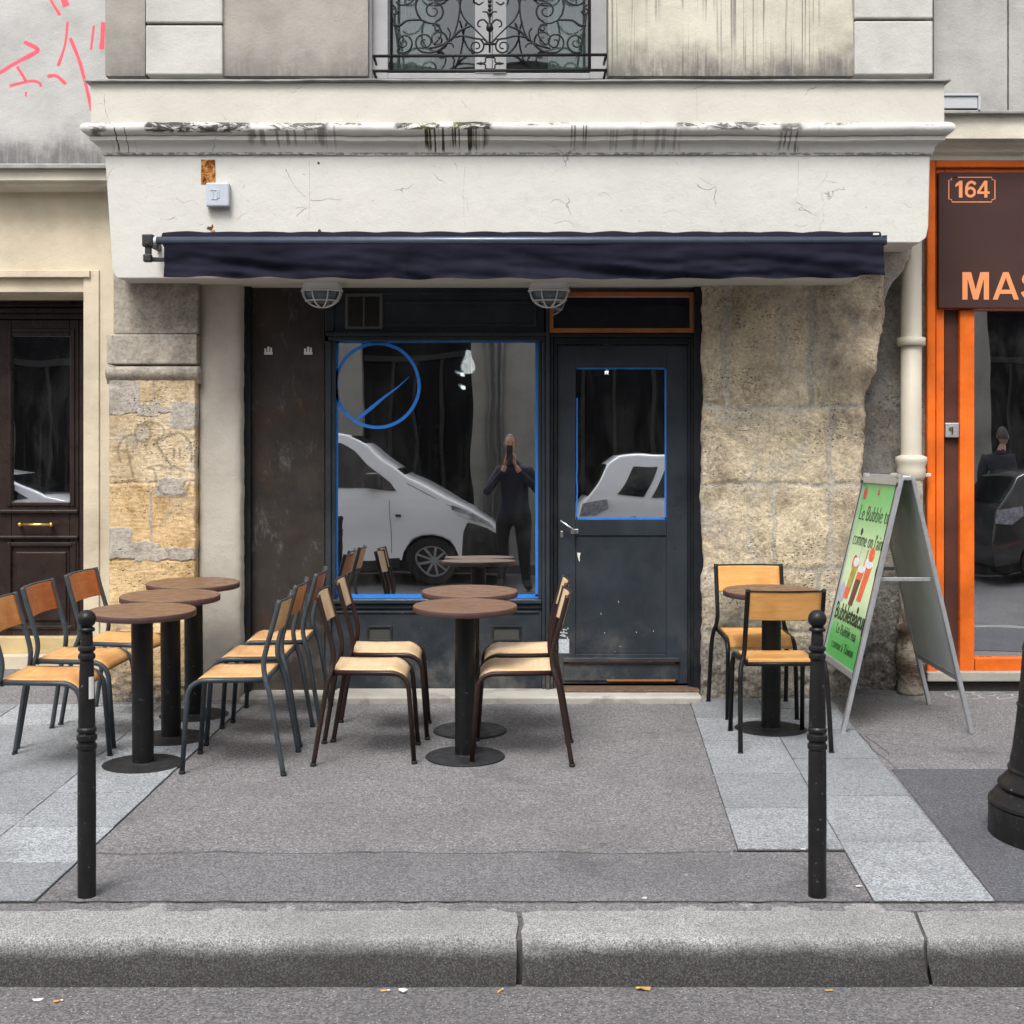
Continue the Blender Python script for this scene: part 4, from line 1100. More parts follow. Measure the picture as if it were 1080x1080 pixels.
# alarm box, rusty plate
b = MB(); y = YL-.05
b.box(X(217, y), X(241.5, y), y, YL-.001, Z(217.5, y), Z(192.5, y), .008, 3)
al = tag(wb(b, 'alarm_box', MT['white_plastic']), 'small white plastic box on the white lintel below a rusty patch', 'alarm box')
b = MB()
for k, (dx, a) in enumerate(((224, 199.5), (228.5, 200.5))):
    b.box(X(dx, y), X(dx+1.3, y), y-.003, y+.002, Z(210, y), Z(a, y), .001)
b.box(X(222, y), X(231, y), y-.003, y+.002, Z(201, y), Z(199.6, y), .001); b.box(X(223, y), X(229.5, y), y-.003, y+.002, Z(210.5, y), Z(209, y), .001); b.box(X(230, y), X(231.4, y), y-.003, y+.002, Z(209, y), Z(201, y), .001)
o = wb(b, 'relief_mark', MT['white_plastic'], al)
b = MB(); b.prism([(X(212.2, YL)+mnoise.noise(Vector((k, q*5, 0)))*.004+(k*(X(227, YL)-X(212.2, YL))), Z(168.5, YL)-q*(Z(168.5, YL)-Z(194, YL))) for k, q in ((0, 0), (1, 0), (1, .25), (1, .5), (1, .75), (1, 1), (0, 1), (0, .75), (0, .5), (0, .25))], YL-.004, YL+.01, 0)
wb(b, 'rusty_plate', MT['rust'], mainb)
b = MB()
for p, q, r in ((222, 241, .010), (337, 243.5, .009), (336, 172, .007)): b.tube([(X(p, YL), YL-.002, Z(q, YL)), (X(p, YL), YL+.01, Z(q, YL))], r, 10)
wbs(b, 'fixing_hole', MT['trim'], mainb)

# cracks, flaked edges and old joints in the lintel's render
b = MB()
def crk(pts, w, y=YL, jit=.7):
    P = []
    q = smooth_pts([(p, 0, r) for p, r in pts], 6)
    for k, v in enumerate(q):
        P.append((X(v.x + mnoise.noise(Vector((v.x*.5, v.z*.5, 2)))*jit, y), y, Z(v.z + mnoise.noise(Vector((v.x*.5, v.z*.5, 8)))*jit, y)))
    b.ribbon(P, lambda t: w*(.35+.9*abs(mnoise.noise(Vector((t*6, pts[0][0], 1)))))*(1-.5*t), (0, -1, 0), .0, .0004)
for pts, w in (([(301, 178), (306, 188), (314, 200), (323, 208)], .0045), ([(326, 169), (326.5, 200), (326, 232)], .0028), ([(327, 211), (338, 211.5), (346, 209.5), (360, 211)], .005), ([(313, 228), (319, 222), (324, 219)], .006), ([(312, 220), (318, 218.5), (323, 220)], .003),
               ([(735, 195), (741, 199), (748, 200), (755, 197), (754, 205), (753, 211)], .008), ([(738, 187), (746, 193), (754, 195)], .003), ([(840, 213), (846, 217), (842, 221), (850, 222), (862, 228)], .005), ([(846, 219), (853, 224), (855, 227)], .004), ([(838, 237), (846, 239), (852, 236)], .003),
               ([(490, 176), (489, 206), (490, 240)], .0018), ([(842, 168), (842, 190), (841, 206)], .0018), ([(185, 208), (194, 214), (203, 211), (208, 216)], .0028), ([(120, 176), (114, 186), (113, 196)], .003), ([(258, 195), (256, 199)], .007),
               ([(250, 232), (256, 227), (262, 224)], .003), ([(580, 214), (588, 210), (598, 216)], .003), ([(585, 236), (598, 233), (606, 238)], .0035), ([(630, 207), (637, 203), (645, 209)], .0025), ([(700, 225), (712, 222), (720, 226)], .002)):
    crk(pts, w)
for pts, w in (([(110, 100), (111, 115), (115, 128)], .004), ([(333, 111), (333, 127)], .004), ([(377, 124), (378, 115)], .004), ([(560, 100), (559.5, 127)], .002), ([(735, 90), (735, 126)], .002)):
    crk(pts, w, YB)
random.seed(5)
for k in range(12):
    p, q = random.uniform(150, 960), random.uniform(168, 240)
    crk([(p, q), (p+random.uniform(-2.5, 2.5), q+random.uniform(-1.5, 1.5))], random.choice((.003, .004, .005)))
wb(b, 'crack_marking', m_simple('dark crack', (.15, .13, .105), .9, var=.4, scale=30), mainb)
b = MB()
for p, q, w, h in ((225, 246, 3.2, 5), (219.5, 240.5, 2.0, 2.2), (224, 239, 1.5, 3)):
    b.prism([(X(p+w*math.cos(a)*(.7+.5*abs(mnoise.noise(Vector((a, p, 1))))), YL), Z(q+h*math.sin(a)*(.7+.5*abs(mnoise.noise(Vector((a, p, 4))))), YL)) for a in [k*PI/6 for k in range(12)]], YL-.0006, YL+.01, 0)
wb(b, 'rust_spot', MT['rust'], mainb)

# wrought iron window railing
yr = -.20
def rp_(c): return Vector((X(380+c[0]/4, yr), yr, Z(c[1]/4, yr)))       # from the 4x enlargement of the window
rail = thing('window_railing', 'black wrought iron scrollwork railing across the upper window', 'railing', (X(516, yr), yr, Z(75, yr)))
bars = MB()
bars.tube([rp_((52, 237)), rp_((1040, 231))], .009, 6); bars.tube([rp_((52, 300)), rp_((1040, 296))], .009, 6)
for xx in (131, 967): bars.tube([rp_((xx, 300)), rp_((xx, -420))], .009, 6)
bars.tube([rp_((52, -420)), rp_((1040, -420))], .014, 8)
for xx in (56, 1036):
    for yy in (237, 298, -420): bars.tube([rp_((xx, yy)), rp_((xx, yy))+Vector((0, .17, 0))], .008, 6)
wb(bars, 'rail', MT['iron'], rail)
def spiral(cx, cy, r0, r1, a0, turns, n=36):     # from the outside in
    return [(cx+(r0+(r1-r0)*k/n)*math.cos(a0+turns*2*PI*k/n), cy+(r0+(r1-r0)*k/n)*math.sin(a0+turns*2*PI*k/n)) for k in range(n+1)]
sc = MB()
def stroke(pts, r=.0062, sm=3):
    for mir in (0, 1):
        P = [rp_(((1092-p[0]) if mir else p[0], p[1])) for p in pts]
        sc.tube(smooth_pts(P, sm) if sm > 1 else P, lambda t: r*(1-.35*t), 6)
for oy in (0, -330):
    S = lambda pts: [(p[0], p[1]+oy) for p in pts]
    stroke(S([(137, 60), (150, 130), (160, 205), (215, 222)][:3] + spiral(182, 180, 44, 9, 2.2, -1.5)), sm=2)
    stroke(S([(370, 175), (335, 210), (300, 222)] + spiral(272, 178, 44, 8, 1.4, 1.6)), sm=2)
    stroke(S([(290, 205), (345, 190), (395, 158), (440, 152), (480, 162)] + spiral(490, 196, 34, 8, -1.2, 1.5)), sm=2)
    stroke(S([(405, -40), (420, 20), (412, 90), (395, 145), (370, 180)]), sm=5)
    stroke(S([(437, -30), (420, 25), (440, 80), (480, 120), (520, 160), (540, 180)]), sm=5)
    stroke(S([(245, -40), (233, 30), (258, 85), (310, 100)] + spiral(308, 46, 46, 9, 1.3, -1.5)), sm=2)
    stroke(S([(310, 98), (338, 120), (338, 155), (310, 190)]), sm=4); stroke(S(spiral(322, 118, 18, 6, 3.6, 1.1)), sm=1)
    stroke(S([(140, 105), (165, 108), (200, 86), (260, 84)]), .009, 4)
    stroke(S([(135, 20), (150, 40), (146, 75), (150, 112), (165, 130)]), sm=4); stroke(S(spiral(143, 46, 16, 5, 0, 1.2)), sm=1)
    stroke(S([(380, 172), (420, 130), (470, 108)]), .009, 4); stroke(S([(368, 118), (380, 140), (372, 172)]), sm=4); stroke(S([(365, 182), (385, 185), (395, 200)]), sm=4)
    stroke(S([(150, 8), (175, 22), (215, 10), (240, -25)]), sm=4)
    stroke(S([(545, 110), (522, 84), (500, 90), (496, 108), (508, 114)]), sm=4); stroke(S([(545, 75), (535, 52), (515, 50)]), sm=4); stroke(S([(545, 190), (520, 165), (505, 170)]), sm=4)
    stroke(S([(485, 10), (500, 20), (520, 8)]), sm=4)
    sc.tube([rp_((546, -30+oy)), rp_((546, 222+oy))], .006, 6)
    for k in range(6): 
        p = rp_((546, 60-k*18+oy)); sc.lathe([(.002, -.012), (.011, -.006), (.011, .006), (.002, .012)], p.x, p.y, p.z, 10)
    p = rp_((546, 118+oy)); sc.lathe([(.002, -.028), (.018, -.015), (.022, 0), (.016, .02), (.002, .03)], p.x, p.y, p.z, 12)
    sc.tube([rp_((522, 186+oy)), rp_((570, 186+oy))], .007, 6)
sc.tube(smooth_pts([rp_(c) for c in ((512, 268), (528, 262), (530, 244), (566, 244), (568, 262), (584, 268), (568, 274), (566, 290), (530, 290), (528, 274), (512, 268))], 3), .005, 6)
sc.tube([rp_((490, 268)), rp_((512, 268))], lambda t: .003+.008*t, 6); sc.tube([rp_((606, 268)), rp_((584, 268))], lambda t: .003+.008*t, 6)
wb(sc, 'scrollwork', MT['iron'], rail)

# drainpipe
yq = .10
dpi = thing('drainpipe', 'cream cast iron drainpipe between the stone pier and the orange shopfront', 'pipe', (X(961, yq), yq, 0))
r0 = 12.5*(yq+D)/F_; xc = X(961, yq)
b = MB(); b.lathe([(r0*.86, Z(505, yq)), (r0*.86, Z(488, yq)), (r0*.86, 2.75)], xc, yq, 0, 24); wb(b, 'pipe', MT['pipe'], dpi)
b = MB()
def ring(q0, q1, f): return [(r0*f*.9, Z(q1, yq)), (r0*f, Z(q1, yq)+.004), (r0*f, Z(q0, yq)-.004), (r0*f*.9, Z(q0, yq))]
b.lathe(ring(356, 365, 1.18), xc, yq, 0, 24); b.lathe([(r0*.9, Z(508, yq)), (r0*1.12, Z(503, yq)), (r0*1.2, Z(496, yq)), (r0*1.15, Z(492, yq)), (r0*1.28, Z(488, yq)), (r0*1.32, Z(485, yq)), (r0*1.28, Z(482, yq)), (r0*.9, Z(480, yq))], xc, yq, 0, 24)
b.box(xc-r0*1.7, xc+r0*1.7, yq, yq+.03, Z(503, yq), Z(499, yq), .004)
wbs(b, 'collar', MT['pipe'], dpi)
b = MB(); b.lathe([(r0*1.1, 0), (r0*1.15, .02), (r0*1.05, .10), (r0*1.2, .14), (r0*1.35, .20), (r0*1.25, .30), (r0*1.05, .36), (r0*1.25, .38), (r0*1.28, .41), (r0*1.0, .43), (r0*.98, .5), (r0*.95, Z(507, yq))], xc, yq, 0, 24)
wb(b, 'shoe_pipe', m_stone('flaking painted iron', (.42, .38, .30), (.12, .08, .06), (.10, .09, .08)), dpi)

# ================================================================== LEFT BUILDING
yl = .60
lb = thing('limestone_building', 'limestone building with dark panelled entrance door and pink graffiti above', 'building', (-5.0, yl, 0))
XL = lambda p, y=yl: X(p, y)
xr_ = -2.40
b = MB(); b.box(-9, xr_, .50, 1.0, Z(175, .5), 7.2); wb(b, 'upper_wall', MT['graf_wall'], lb)
b = MB(); b.box(-9, xr_, .38, 1.0, Z(177.5, .38), Z(172.5, .38), .004); wb(b, 'ledge', MT['zinc'], lb)
b = MB(); b.prism([(.42, Z(178, .42)), (.42, Z(190, .42)), (.46, Z(192, .46)), (.47, Z(196, .47)), (.53, Z(199, .53)), (.57, Z(202, .57)), (.9, Z(202, .57)), (.9, Z(178, .42))], -9, xr_, axis='x')
wb(b, 'ledge_cornice', MT['cream'], lb)
b = MB()
b.box(-9, xr_+.15, yl, 1.3, Z(285, yl), Z(200, yl)+.06); b.box(XL(105), xr_+.2, yl, 1.3, -.05, Z(285, yl)); b.box(-9, XL(-112), yl, 1.3, -.05, Z(285, yl))
b.box(XL(-112), XL(-98), yl-.01, 1.3, -.05, Z(285, yl), .004); b.box(XL(88.5), XL(105), yl-.012, 1.3, -.05, Z(285.2, yl), .004); b.box(XL(-98), XL(88.5), yl+.04, 1.3, Z(309.5, yl), Z(285, yl))
b.box(XL(-98), XL(96), yl-.03, yl+.05, Z(293, yl), Z(285.5, yl), .004); b.box(XL(-98), XL(96), yl+.01, yl+.05, Z(308, yl), Z(293.2, yl), .003)
wb(b, 'ground_floor_wall', MT['limestone_smooth'], lb)
b = MB()
def gst(pts, w): 
    b.ribbon(smooth_pts([(X(p/3, .5), .5, Z(q/3, .5)) for p, q in pts], 6), lambda t: w*1.3*(.72+.45*abs(mnoise.noise(Vector((t*3, w*99, pts[0][0]))))), (0, -1, 0), .0)
for pts, w in (([(140, -40), (165, 8), (190, 48)], .016), ([(195, -20), (210, 20)], .042), ([(214, 68), (206, 140), (184, 208)], .015), ([(222, 120), (250, 190), (272, 270), (290, 350)], .021),
               ([(-10, 236), (40, 205), (78, 184), (118, 162), (112, 150), (76, 133)], .022), ([(54, 210), (70, 236), (82, 256)], .018), ([(30, 272), (60, 264), (100, 256), (124, 262), (130, 274)], .017),
               ([(150, 242), (178, 240), (208, 266)], .020), ([(327, 70), (322, 156)], .026), ([(297, 80), (288, 158)], .014), ([(82, 290), (82, 305)], .012)):
    gst(pts, w)
wb(b, 'graffiti', MT['pink'], lb)
ydr = 1.05
XD = lambda p: X(p, ydr)
b = MB()
b.pbox(-98, 90, 309.5, 318.5, ydr-.06, .1); b.pbox(-92, 90, 319, 324, ydr-.03, .1, .006); b.pbox(-92, 90, 324.5, 330, ydr-.045, .1, .008); b.pbox(-92, 90, 330.5, 336.5, ydr-.02, .1, .006)
b.pbox(83.5, 90, 337, 672, ydr-.02, .1, .006); b.pbox(-98, -91, 337, 672, ydr-.02, .1, .006)
b.box(XD(-98), XD(90), ydr+.05, ydr+.1, .1, Z(309, ydr))
wb(b, 'door_frame', MT['brown_door'], lb)
def leaf(ox, mirror=False):
    b = MB(); f = (lambda p: ox - p) if mirror else (lambda p: ox + p)
    def q(a, c, y0, y1, y, th, bv=.004):
        a, c = f(a), f(c); b.pbox(min(a, c), max(a, c), y0, y1, y, th, bv)
    q(-3, 12, 337.5, 671, ydr, .05); q(73.5, 83, 337.5, 671, ydr, .05); q(12.2, 73.3, 337.5, 354.5, ydr, .05); q(12.2, 73.3, 529, 566, ydr, .05); q(12.2, 73.3, 660, 671, ydr, .05)
    q(-2, 82, 537.5, 541.5, ydr-.025, .03, .008); q(-2, 82, 565, 568.5, ydr-.022, .03, .008)
    for (a, c, y0, y1) in ((7, 11.5, 346, 534), (74, 78.5, 346, 534), (11.6, 73.8, 346, 350.5), (11.6, 73.8, 529.5, 533.5)): q(a, c, y0, y1, ydr-.012, .02, .005)
    q(12.2, 73.3, 566, 660, ydr+.016, .03); q(7, 11, 572, 664, ydr-.008, .02, .004); q(76, 80, 572, 664, ydr-.008, .02, .004); q(11.2, 75.8, 572, 576, ydr-.008, .02, .004); q(11.2, 75.8, 660, 664, ydr-.008, .02, .004)
    q(16, 70, 582, 655, ydr+.004, .02, .008)
    d = wb(b, 'door', MT['brown_door'], lb)
    a, c = f(11.5), f(74)
    wb(MB().box(XD(min(a, c)), XD(max(a, c)), ydr+.02, ydr+.026, Z(529.5, ydr), Z(354, ydr)), 'pane', MT['glass'], d)
    return d
d1 = leaf(0); d2 = leaf(-8, True)
b = MB()
b.tube([dp(22, 553.3, ydr-.06), dp(54, 553.3, ydr-.06)], .010, 10)
for p in (21, 54): b.tube([dp(p, 553.3, ydr), dp(p, 553.3, ydr-.062)], .012, 10); b.tube([dp(p-1.5, 553.3, ydr-.06), dp(p+1.5, 553.3, ydr-.06)], .016, 10)
wb(b, 'handle', MT['brass'], d1)
b = MB(); b.box(XL(-98), XL(89), .985, 1.3, .0, Z(671.5, 1.0), .008); wb(b, 'door_sill', MT['yellow_stone'], lb)
b = MB(); b.box(XL(-98), XL(89), .90, .984, .0, Z(691, .92), .006); wb(b, 'step', MT['limestone_smooth'], lb)
b = MB(); b.box(-5.4, -2.3, 3.5, 3.55, 0, 3); b.box(-5.4, -5.35, 1.31, 3.5, 0, 3); b.box(-2.45, -2.4, 1.31, 3.5, 0, 3); b.box(-5.4, -2.4, 1.31, 3.5, 2.9, 3); b.box(-5.4, -2.4, 1.31, 3.5, -.1, .05)
wb(b, 'entrance_hall', MT['dark_room'], lb)

# ================================================================== RIGHT BUILDING
yo = .20
ob = thing('orange_shop_building', 'grey building with a bright orange and brown shopfront beside the cream drainpipe', 'building', (4.5, yo, 0))
XO = lambda p, y=yo: X(p, y)
b = MB(); b.box(X(985, .12), X(1062.3, .12), .12, 1, Z(117, .12), 7.2); b.box(X(1064.2, .12), 9.5, .12, 1, Z(117, .12), 7.2); b.box(X(1060, .12), X(1066, .12), .16, .9, Z(117, .12), 7.2)
wb(b, 'upper_wall', MT['grey_wall'], ob)
b = MB(); b.box(X(985, .0), 9.5, -.02, .5, Z(119.5, -.02), Z(116, -.02), .004); wb(b, 'ledge', MT['zinc'], ob)
b = MB(); b.prism([(.02, Z(120, .02)), (.02, Z(146, .02)), (.07, Z(148, .07)), (.07, Z(152, .07)), (.12, Z(155, .12)), (.13, Z(160, .13)), (.17, Z(163, .17)), (.17, Z(169, .17)), (.6, Z(169, .17)), (.6, Z(120, .02))], X(980, .02), 9.5, axis='x')
wb(b, 'cornice', MT['cream'], ob)
b = MB(); yv = -.03
b.box(X(994, yv), X(1033.5, yv), yv, .12, Z(101, yv), Z(98.5, yv), .003); b.box(X(1032, yv), X(1034.5, yv), yv, .12, Z(116, yv), Z(101.2, yv), .003); b.box(X(994, yv), X(1031.8, yv), yv+.01, .12, Z(113.8, yv), Z(101.3, yv), .003)
wb(b, 'wall_box', MT['alu_panel'], ob)
b = MB()
b.pbox(978, 987, 168.5, 716, yo-.03, .4, .008); b.pbox(987.4, 996, 177.5, 716, yo, .4, .006); b.box(XO(987.2, yo-.03), 9.4, yo-.03, yo+.3, Z(176.5, yo-.03), Z(168.5, yo-.03), .008); b.box(XO(996.2), 9.4, yo, yo+.3, Z(326, yo), Z(177, yo), .006)
b.pbox(1012.5, 1028, 326.5, 716, yo-.005, .3, .008); b.box(XO(1028.2), 9.4, yo-.005, yo+.2, Z(708, yo), Z(694, yo), .006); b.pbox(1250, 1266, 326.5, 716, yo-.005, .3, .008); b.pbox(1460, 1476, 326.5, 716, yo-.005, .3, .008)
fr = wb(b, 'shopfront_frame', MT['orange'], ob)
b = MB(); b.pbox(996.3, 1012.2, 326.5, 716, yo+.03, .2, .003); wb(b, 'brown_panel', MT['brown_strip'], ob)
b = MB(); b.box(XO(1027), XO(1462), yo+.05, yo+.056, Z(695, yo), Z(325, yo)); sw2 = wb(b, 'shop_window', MT['glass'], ob)
b = MB(); b.box(XO(975), 9.4, yo-.06, yo+.3, Z(719, yo-.06), Z(709, yo-.06), .006); wb(b, 'window_sill', MT['step'], ob)
b = MB(); b.box(XO(975), 9.4, yo-.02, yo+.3, -.05, Z(719.5, yo-.02)); wb(b, 'plinth', MT['recess'] if False else MT['joint'], ob)
b = MB(); b.box(2.55, 9.4, 4, 4.05, 0, 2.9); b.box(2.5, 2.55, .5, 4, 0, 2.9); b.box(9.35, 9.4, .6, 4, 0, 2.9); b.box(2.55, 9.35, .6, 4, 2.8, 2.9); b.box(2.55, 9.35, .6, 4, -.1, .06)
wb(b, 'shop_room', MT['dark_room'], ob)
# little things on the window sill inside
def disp(px, py0, py1, y): return X(px, y), Z(py1, y), Z(py0, y)
b = MB(); yy = .42
b.box(X(1030, yy), X(1044, yy), yy, yy+.09, .06, Z(660, yy), .004); b.m(1).box(X(1031, yy), X(1043, yy), yy+.005, yy+.085, Z(660, yy)+.0005, Z(656, yy), .002)
tag(wb(b, 'cardboard_box', [m_simple('yellow printed card', (.45, .36, .14), .6, var=.3, scale=25), m_simple('blue printed card', (.10, .28, .42), .6, var=.4, scale=40)]), 'small yellow and blue box behind the orange framed shop window', 'box')
b = MB(); b.lathe([(.03, 0), (.032, .02), (.032, .2), (.028, .3), (.016, .40), (.016, .47), (.018, .48), (.018, .50)], X(1029.5, .5), .55, .06, 16)
tag(wb(b, 'bottle', m_simple('pale green plastic', (.30, .36, .30), .2, var=.2)), 'pale bottle behind the orange framed shop window beside a yellow box', 'bottle')
# key switch
yk = yo+.028
b = MB(); b.box(X(995.5, yk), X(1009.5, yk), yk-.035, yk, Z(461.5, yk), Z(446, yk), .005)
ks = tag(wb(b, 'key_switch', MT['alu']), 'small square metal key switch on the brown strip of the orange shopfront', 'key switch')
b = MB(); b.tube([dp(1002.4, 452.5, yk-.034), dp(1002.4, 452.5, yk-.039)], .012, 14); b.box(X(1001.4, yk), X(1003.4, yk), yk-.040, yk-.034, Z(458, yk), Z(452.5, yk), .001)
b.m(1).box(X(1001.9, yk), X(1002.9, yk), yk-.0415, yk-.038, Z(456, yk), Z(450.5, yk), 0)
wb(b, 'lock', [MT['brass'], MT['trim']], ks)
# fascia sign with number plate
yn = yo-.045
sg = thing('shop_sign', 'matt brown shop sign lettered in orange with house number 164', 'sign', (X(1100, yn), yn, Z(325, yn)))
b = MB(); b.box(X(990, yn), X(1240, yn), yn, yn+.04, Z(325, yn), Z(181.5, yn), .004); wb(b, 'panel', MT['sign_brown'], sg)
TX = lambda px, py, y: Matrix.Translation((X(px, y), y-.0008, Z(py, y))) @ Matrix.Rotation(PI/2, 4, 'X')
GL = {'M': ([[(0, 0), (0, 1), (.27, 1), (.415, .36), (.56, 1), (.83, 1), (.83, 0), (.67, 0), (.67, .76), (.49, 0), (.34, 0), (.16, .76), (.16, 0)]], [], .83),
      'A': ([[(0, 0), (.355, 1), (.45, 1), (.45, .79), (.17, 0)], [(.90, 0), (.73, 0), (.45, .79), (.45, 1), (.545, 1)], [(.25, .21), (.65, .21), (.60, .36), (.30, .36)]], [], .90),
      'S': ([], [([(.70, .70), (.62, .85), (.42, .92), (.21, .865), (.125, .735), (.20, .61), (.42, .525), (.63, .43), (.70, .285), (.62, .135), (.40, .08), (.18, .14), (.08, .30)], .165)], .80),
      '1': ([[(.20, 0), (.20, .74), (.02, .62), (.02, .79), (.24, 1), (.38, 1), (.38, 0)]], [], .38),
      '4': ([[(.36, 0), (.51, 0), (.51, 1), (.36, 1)], [(.0, .23), (.0, .37), (.36, 1), (.36, .76), (.15, .37), (.15, .23)], [(.0, .215), (.62, .215), (.62, .36), (.0, .36)]], [], .62),
      '6': ([], [([(.29+.205*math.cos(a*PI/10), .325+.245*math.sin(a*PI/10)) for a in range(21)], .155), ([(.53, .77), (.44, .895), (.30, .92), (.17, .82), (.10, .62), (.09, .40), (.10, .28)], .155)], .57)}
def glyphs(mb, ch, px0, px1, py0, py1):
    polys, strokes, wdt = GL[ch]; X0, X1, Z0, Z1 = X(px0, yn), X(px1, yn), Z(py1, yn), Z(py0, yn); k = 0
    f = lambda p: (X0+(X1-X0)*p[0]/wdt, Z0+(Z1-Z0)*p[1])
    for pl in polys:
        k += 1; mb.prism([f(p) for p in pl], yn-.0010-.0003*k, yn+.001, 0)
    for pts, w in strokes:
        k += 1; P = smooth_pts([(f(p)[0], yn, f(p)[1]) for p in pts], 4); mb.ribbon(P, w*(Z1-Z0), (0, -1, 0), .0005*k, .0006)
s1 = (Z(190, yn)-Z(209, yn))/.70
b = MB(); glyphs(b, '1', 1007.3, 1015.0, 190.6, 208.4); glyphs(b, '6', 1017.3, 1029.5, 190.6, 208.4); glyphs(b, '4', 1030.6, 1043.6, 190.6, 208.4); wb(b, 'house_number', MT['orange_letter'], sg)
s2 = (Z(286, yn)-Z(316, yn))/.70
b = MB(); glyphs(b, 'M', 1015, 1043, 287, 316); glyphs(b, 'A', 1047, 1074.5, 287, 316); glyphs(b, 'S', 1076.5, 1100, 286.6, 316.4); wbs(b, 'letter', MT['orange_letter'], sg)
b = MB()
nb = [(1004, 187), (1046, 187), (1046.3, 189.5), (1049.3, 190), (1049.3, 210), (1046.3, 210.5), (1046, 213), (1004, 213), (1003.7, 210.5), (1000.7, 210), (1000.7, 190), (1003.7, 189.5), (1004, 187), (1010, 187)]
b.ribbon([(X(p, yn), yn, Z(q, yn)) for p, q in nb], .0055, (0, -1, 0), .0); wb(b, 'number_border', MT['orange_letter'], sg)

# ================================================================== CHAIRS AND TABLES
def seat_mesh():
    b = MB(); nx, ny = 10, 16; L = [[], []]
    prof = []
    for j in range(ny+1):
        t = j/ny
        y = -.178 + .372*t; z = .452 - .004*math.sin(t*PI)
        if t > .70:
            q = (t-.70)/.30; a = q*1.05
            y = -.178+.372*.70 + .105*math.sin(a); z = .452 - .105*(1-math.cos(a))
        prof.append((y, z))
    for th in (0, -.011):
        rows = []
        for i in range(nx+1):
            x = -.170 + .34*i/nx
            rows.append([(x, y - (0 if th == 0 else (.004 if y > .12 else 0)), z + th + .0*x) for y, z in prof])
        L[0 if th == 0 else 1] = rows
    top = [[b.bm.verts.new(p) for p in r] for r in L[0]]; bot = [[b.bm.verts.new(p) for p in r] for r in L[1]]
    for i in range(nx):
        for j in range(ny):
            f = b.bm.faces.new([top[i][j], top[i+1][j], top[i+1][j+1], top[i][j+1]]); f.smooth = True
            f = b.bm.faces.new([bot[i][j], bot[i][j+1], bot[i+1][j+1], bot[i+1][j]]); f.smooth = True
    for i in range(nx):
        b.bm.faces.new([top[i][0], bot[i][0], bot[i+1][0], top[i+1][0]]); b.bm.faces.new([top[i][ny], top[i+1][ny], bot[i+1][ny], bot[i][ny]])
    for j in range(ny):
        b.bm.faces.new([top[0][j], top[0][j+1], bot[0][j+1], bot[0][j]]); b.bm.faces.new([top[nx][j], bot[nx][j], bot[nx][j+1], top[nx][j+1]])
    return b
def back_y(z): return -.180 - (z-.55)*(.068/.26) if z > .55 else -.178
def back_mesh(z0, z1, th, half=.180, bow=.022):
    b = MB(); n = 14; g = []
    for off in (0, -th):
        rows = []
        for i in range(n+1):
            x = -half + 2*half*i/n; q = bow*(1-(x/half)**2)
            rows.append([(x, back_y(z)-q+off+.004, z) for z in (z0, z0+.004, (z0+z1)/2, z1-.004, z1)])
        g.append([[b.bm.verts.new(p) for p in r] for r in rows])
    F, B_ = g; m = 4
    for i in range(n):
        for j in range(m):
            f = b.bm.faces.new([F[i][j], F[i][j+1], F[i+1][j+1], F[i+1][j]]); f.smooth = True
            f = b.bm.faces.new([B_[i][j], B_[i+1][j], B_[i+1][j+1], B_[i][j+1]]); f.smooth = True
        b.bm.faces.new([F[i][0], F[i+1][0], B_[i+1][0], B_[i][0]]); b.bm.faces.new([F[i][m], B_[i][m], B_[i+1][m], F[i+1][m]])
    for j in range(m):
        b.bm.faces.new([F[0][j], B_[0][j], B_[0][j+1], F[0][j+1]]); b.bm.faces.new([F[n][j], F[n][j+1], B_[n][j+1], B_[n][j]])
    return b
def make_chair():
    t = thing('chair', 'chair', 'chair')
    seat_mesh().build('seat', MT['ply_oak'], t)
    back_mesh(.655, .798, .009).build('backrest', MT['ply_oak'], t)
    back_mesh(.7985, .806, .012, .178).build('top_rail', MT['steel_black'], t)
    for s in (-1, 1):
        pts = smooth_pts([(s*.224, -.268, .006), (s*.219, -.232, .22), (s*.214, -.206, .37), (s*.206, -.188, .43), (s*.192, -.176, .475), (s*.187, -.174, .53), (s*.187, -.190, .60), (s*.187, -.222, .71), (s*.187, -.248, .808)], 5)
        lg = MB().tube(pts, .0122, 10).build('leg', MT['steel_black'], t)
        MB().lathe([(.012, 0), (.0145, .001), (.0145, .014), (.012, .016)], s*.2242, -.2685, 0, 12).build('rubber_foot', MT['rubber'], lg)
        pts = fillet([(s*.189, .208, .006), (s*.183, .178, .433), (s*.183, -.180, .438)], .085, 8)
        lg = MB().tube(pts, .0122, 10).build('leg', MT['steel_black'], t)
        MB().lathe([(.012, 0), (.0145, .001), (.0145, .014), (.012, .016)], s*.189, .2085, 0, 12).build('rubber_foot', MT['rubber'], lg)
    MB().tube([(-.184, -.176, .430), (.184, -.176, .430)], .0105, 8).tube([(-.183, .085, .4305), (.183, .085, .4305)], .0105, 8).build('crossbar', MT['steel_black'], t)
    return t
chair0 = make_chair(); chair0['group'] = 'cafe chairs on the pavement'
first = [True]
def chair(x, d, face, metal, wood, back, label):
    y = d - D; rz = R(face) - PI/2
    if first[0]:
        o = chair0; first[0] = False; o.location = (x, y, gz(y)); o.rotation_euler = (TILT, 0, rz); o['label'] = label
    else: o = dup(chair0, (x, y, gz(y)), rz, TILT, label)
    o.rotation_mode = 'ZYX'
    for ch in o.children:
        k = ch.name.split('.')[0]
        sl_ = ch.material_slots[0]; sl_.link = 'OBJECT'
        sl_.material = MT[wood] if k == 'seat' else (MT[back] if k == 'backrest' else MT[metal])
    return o
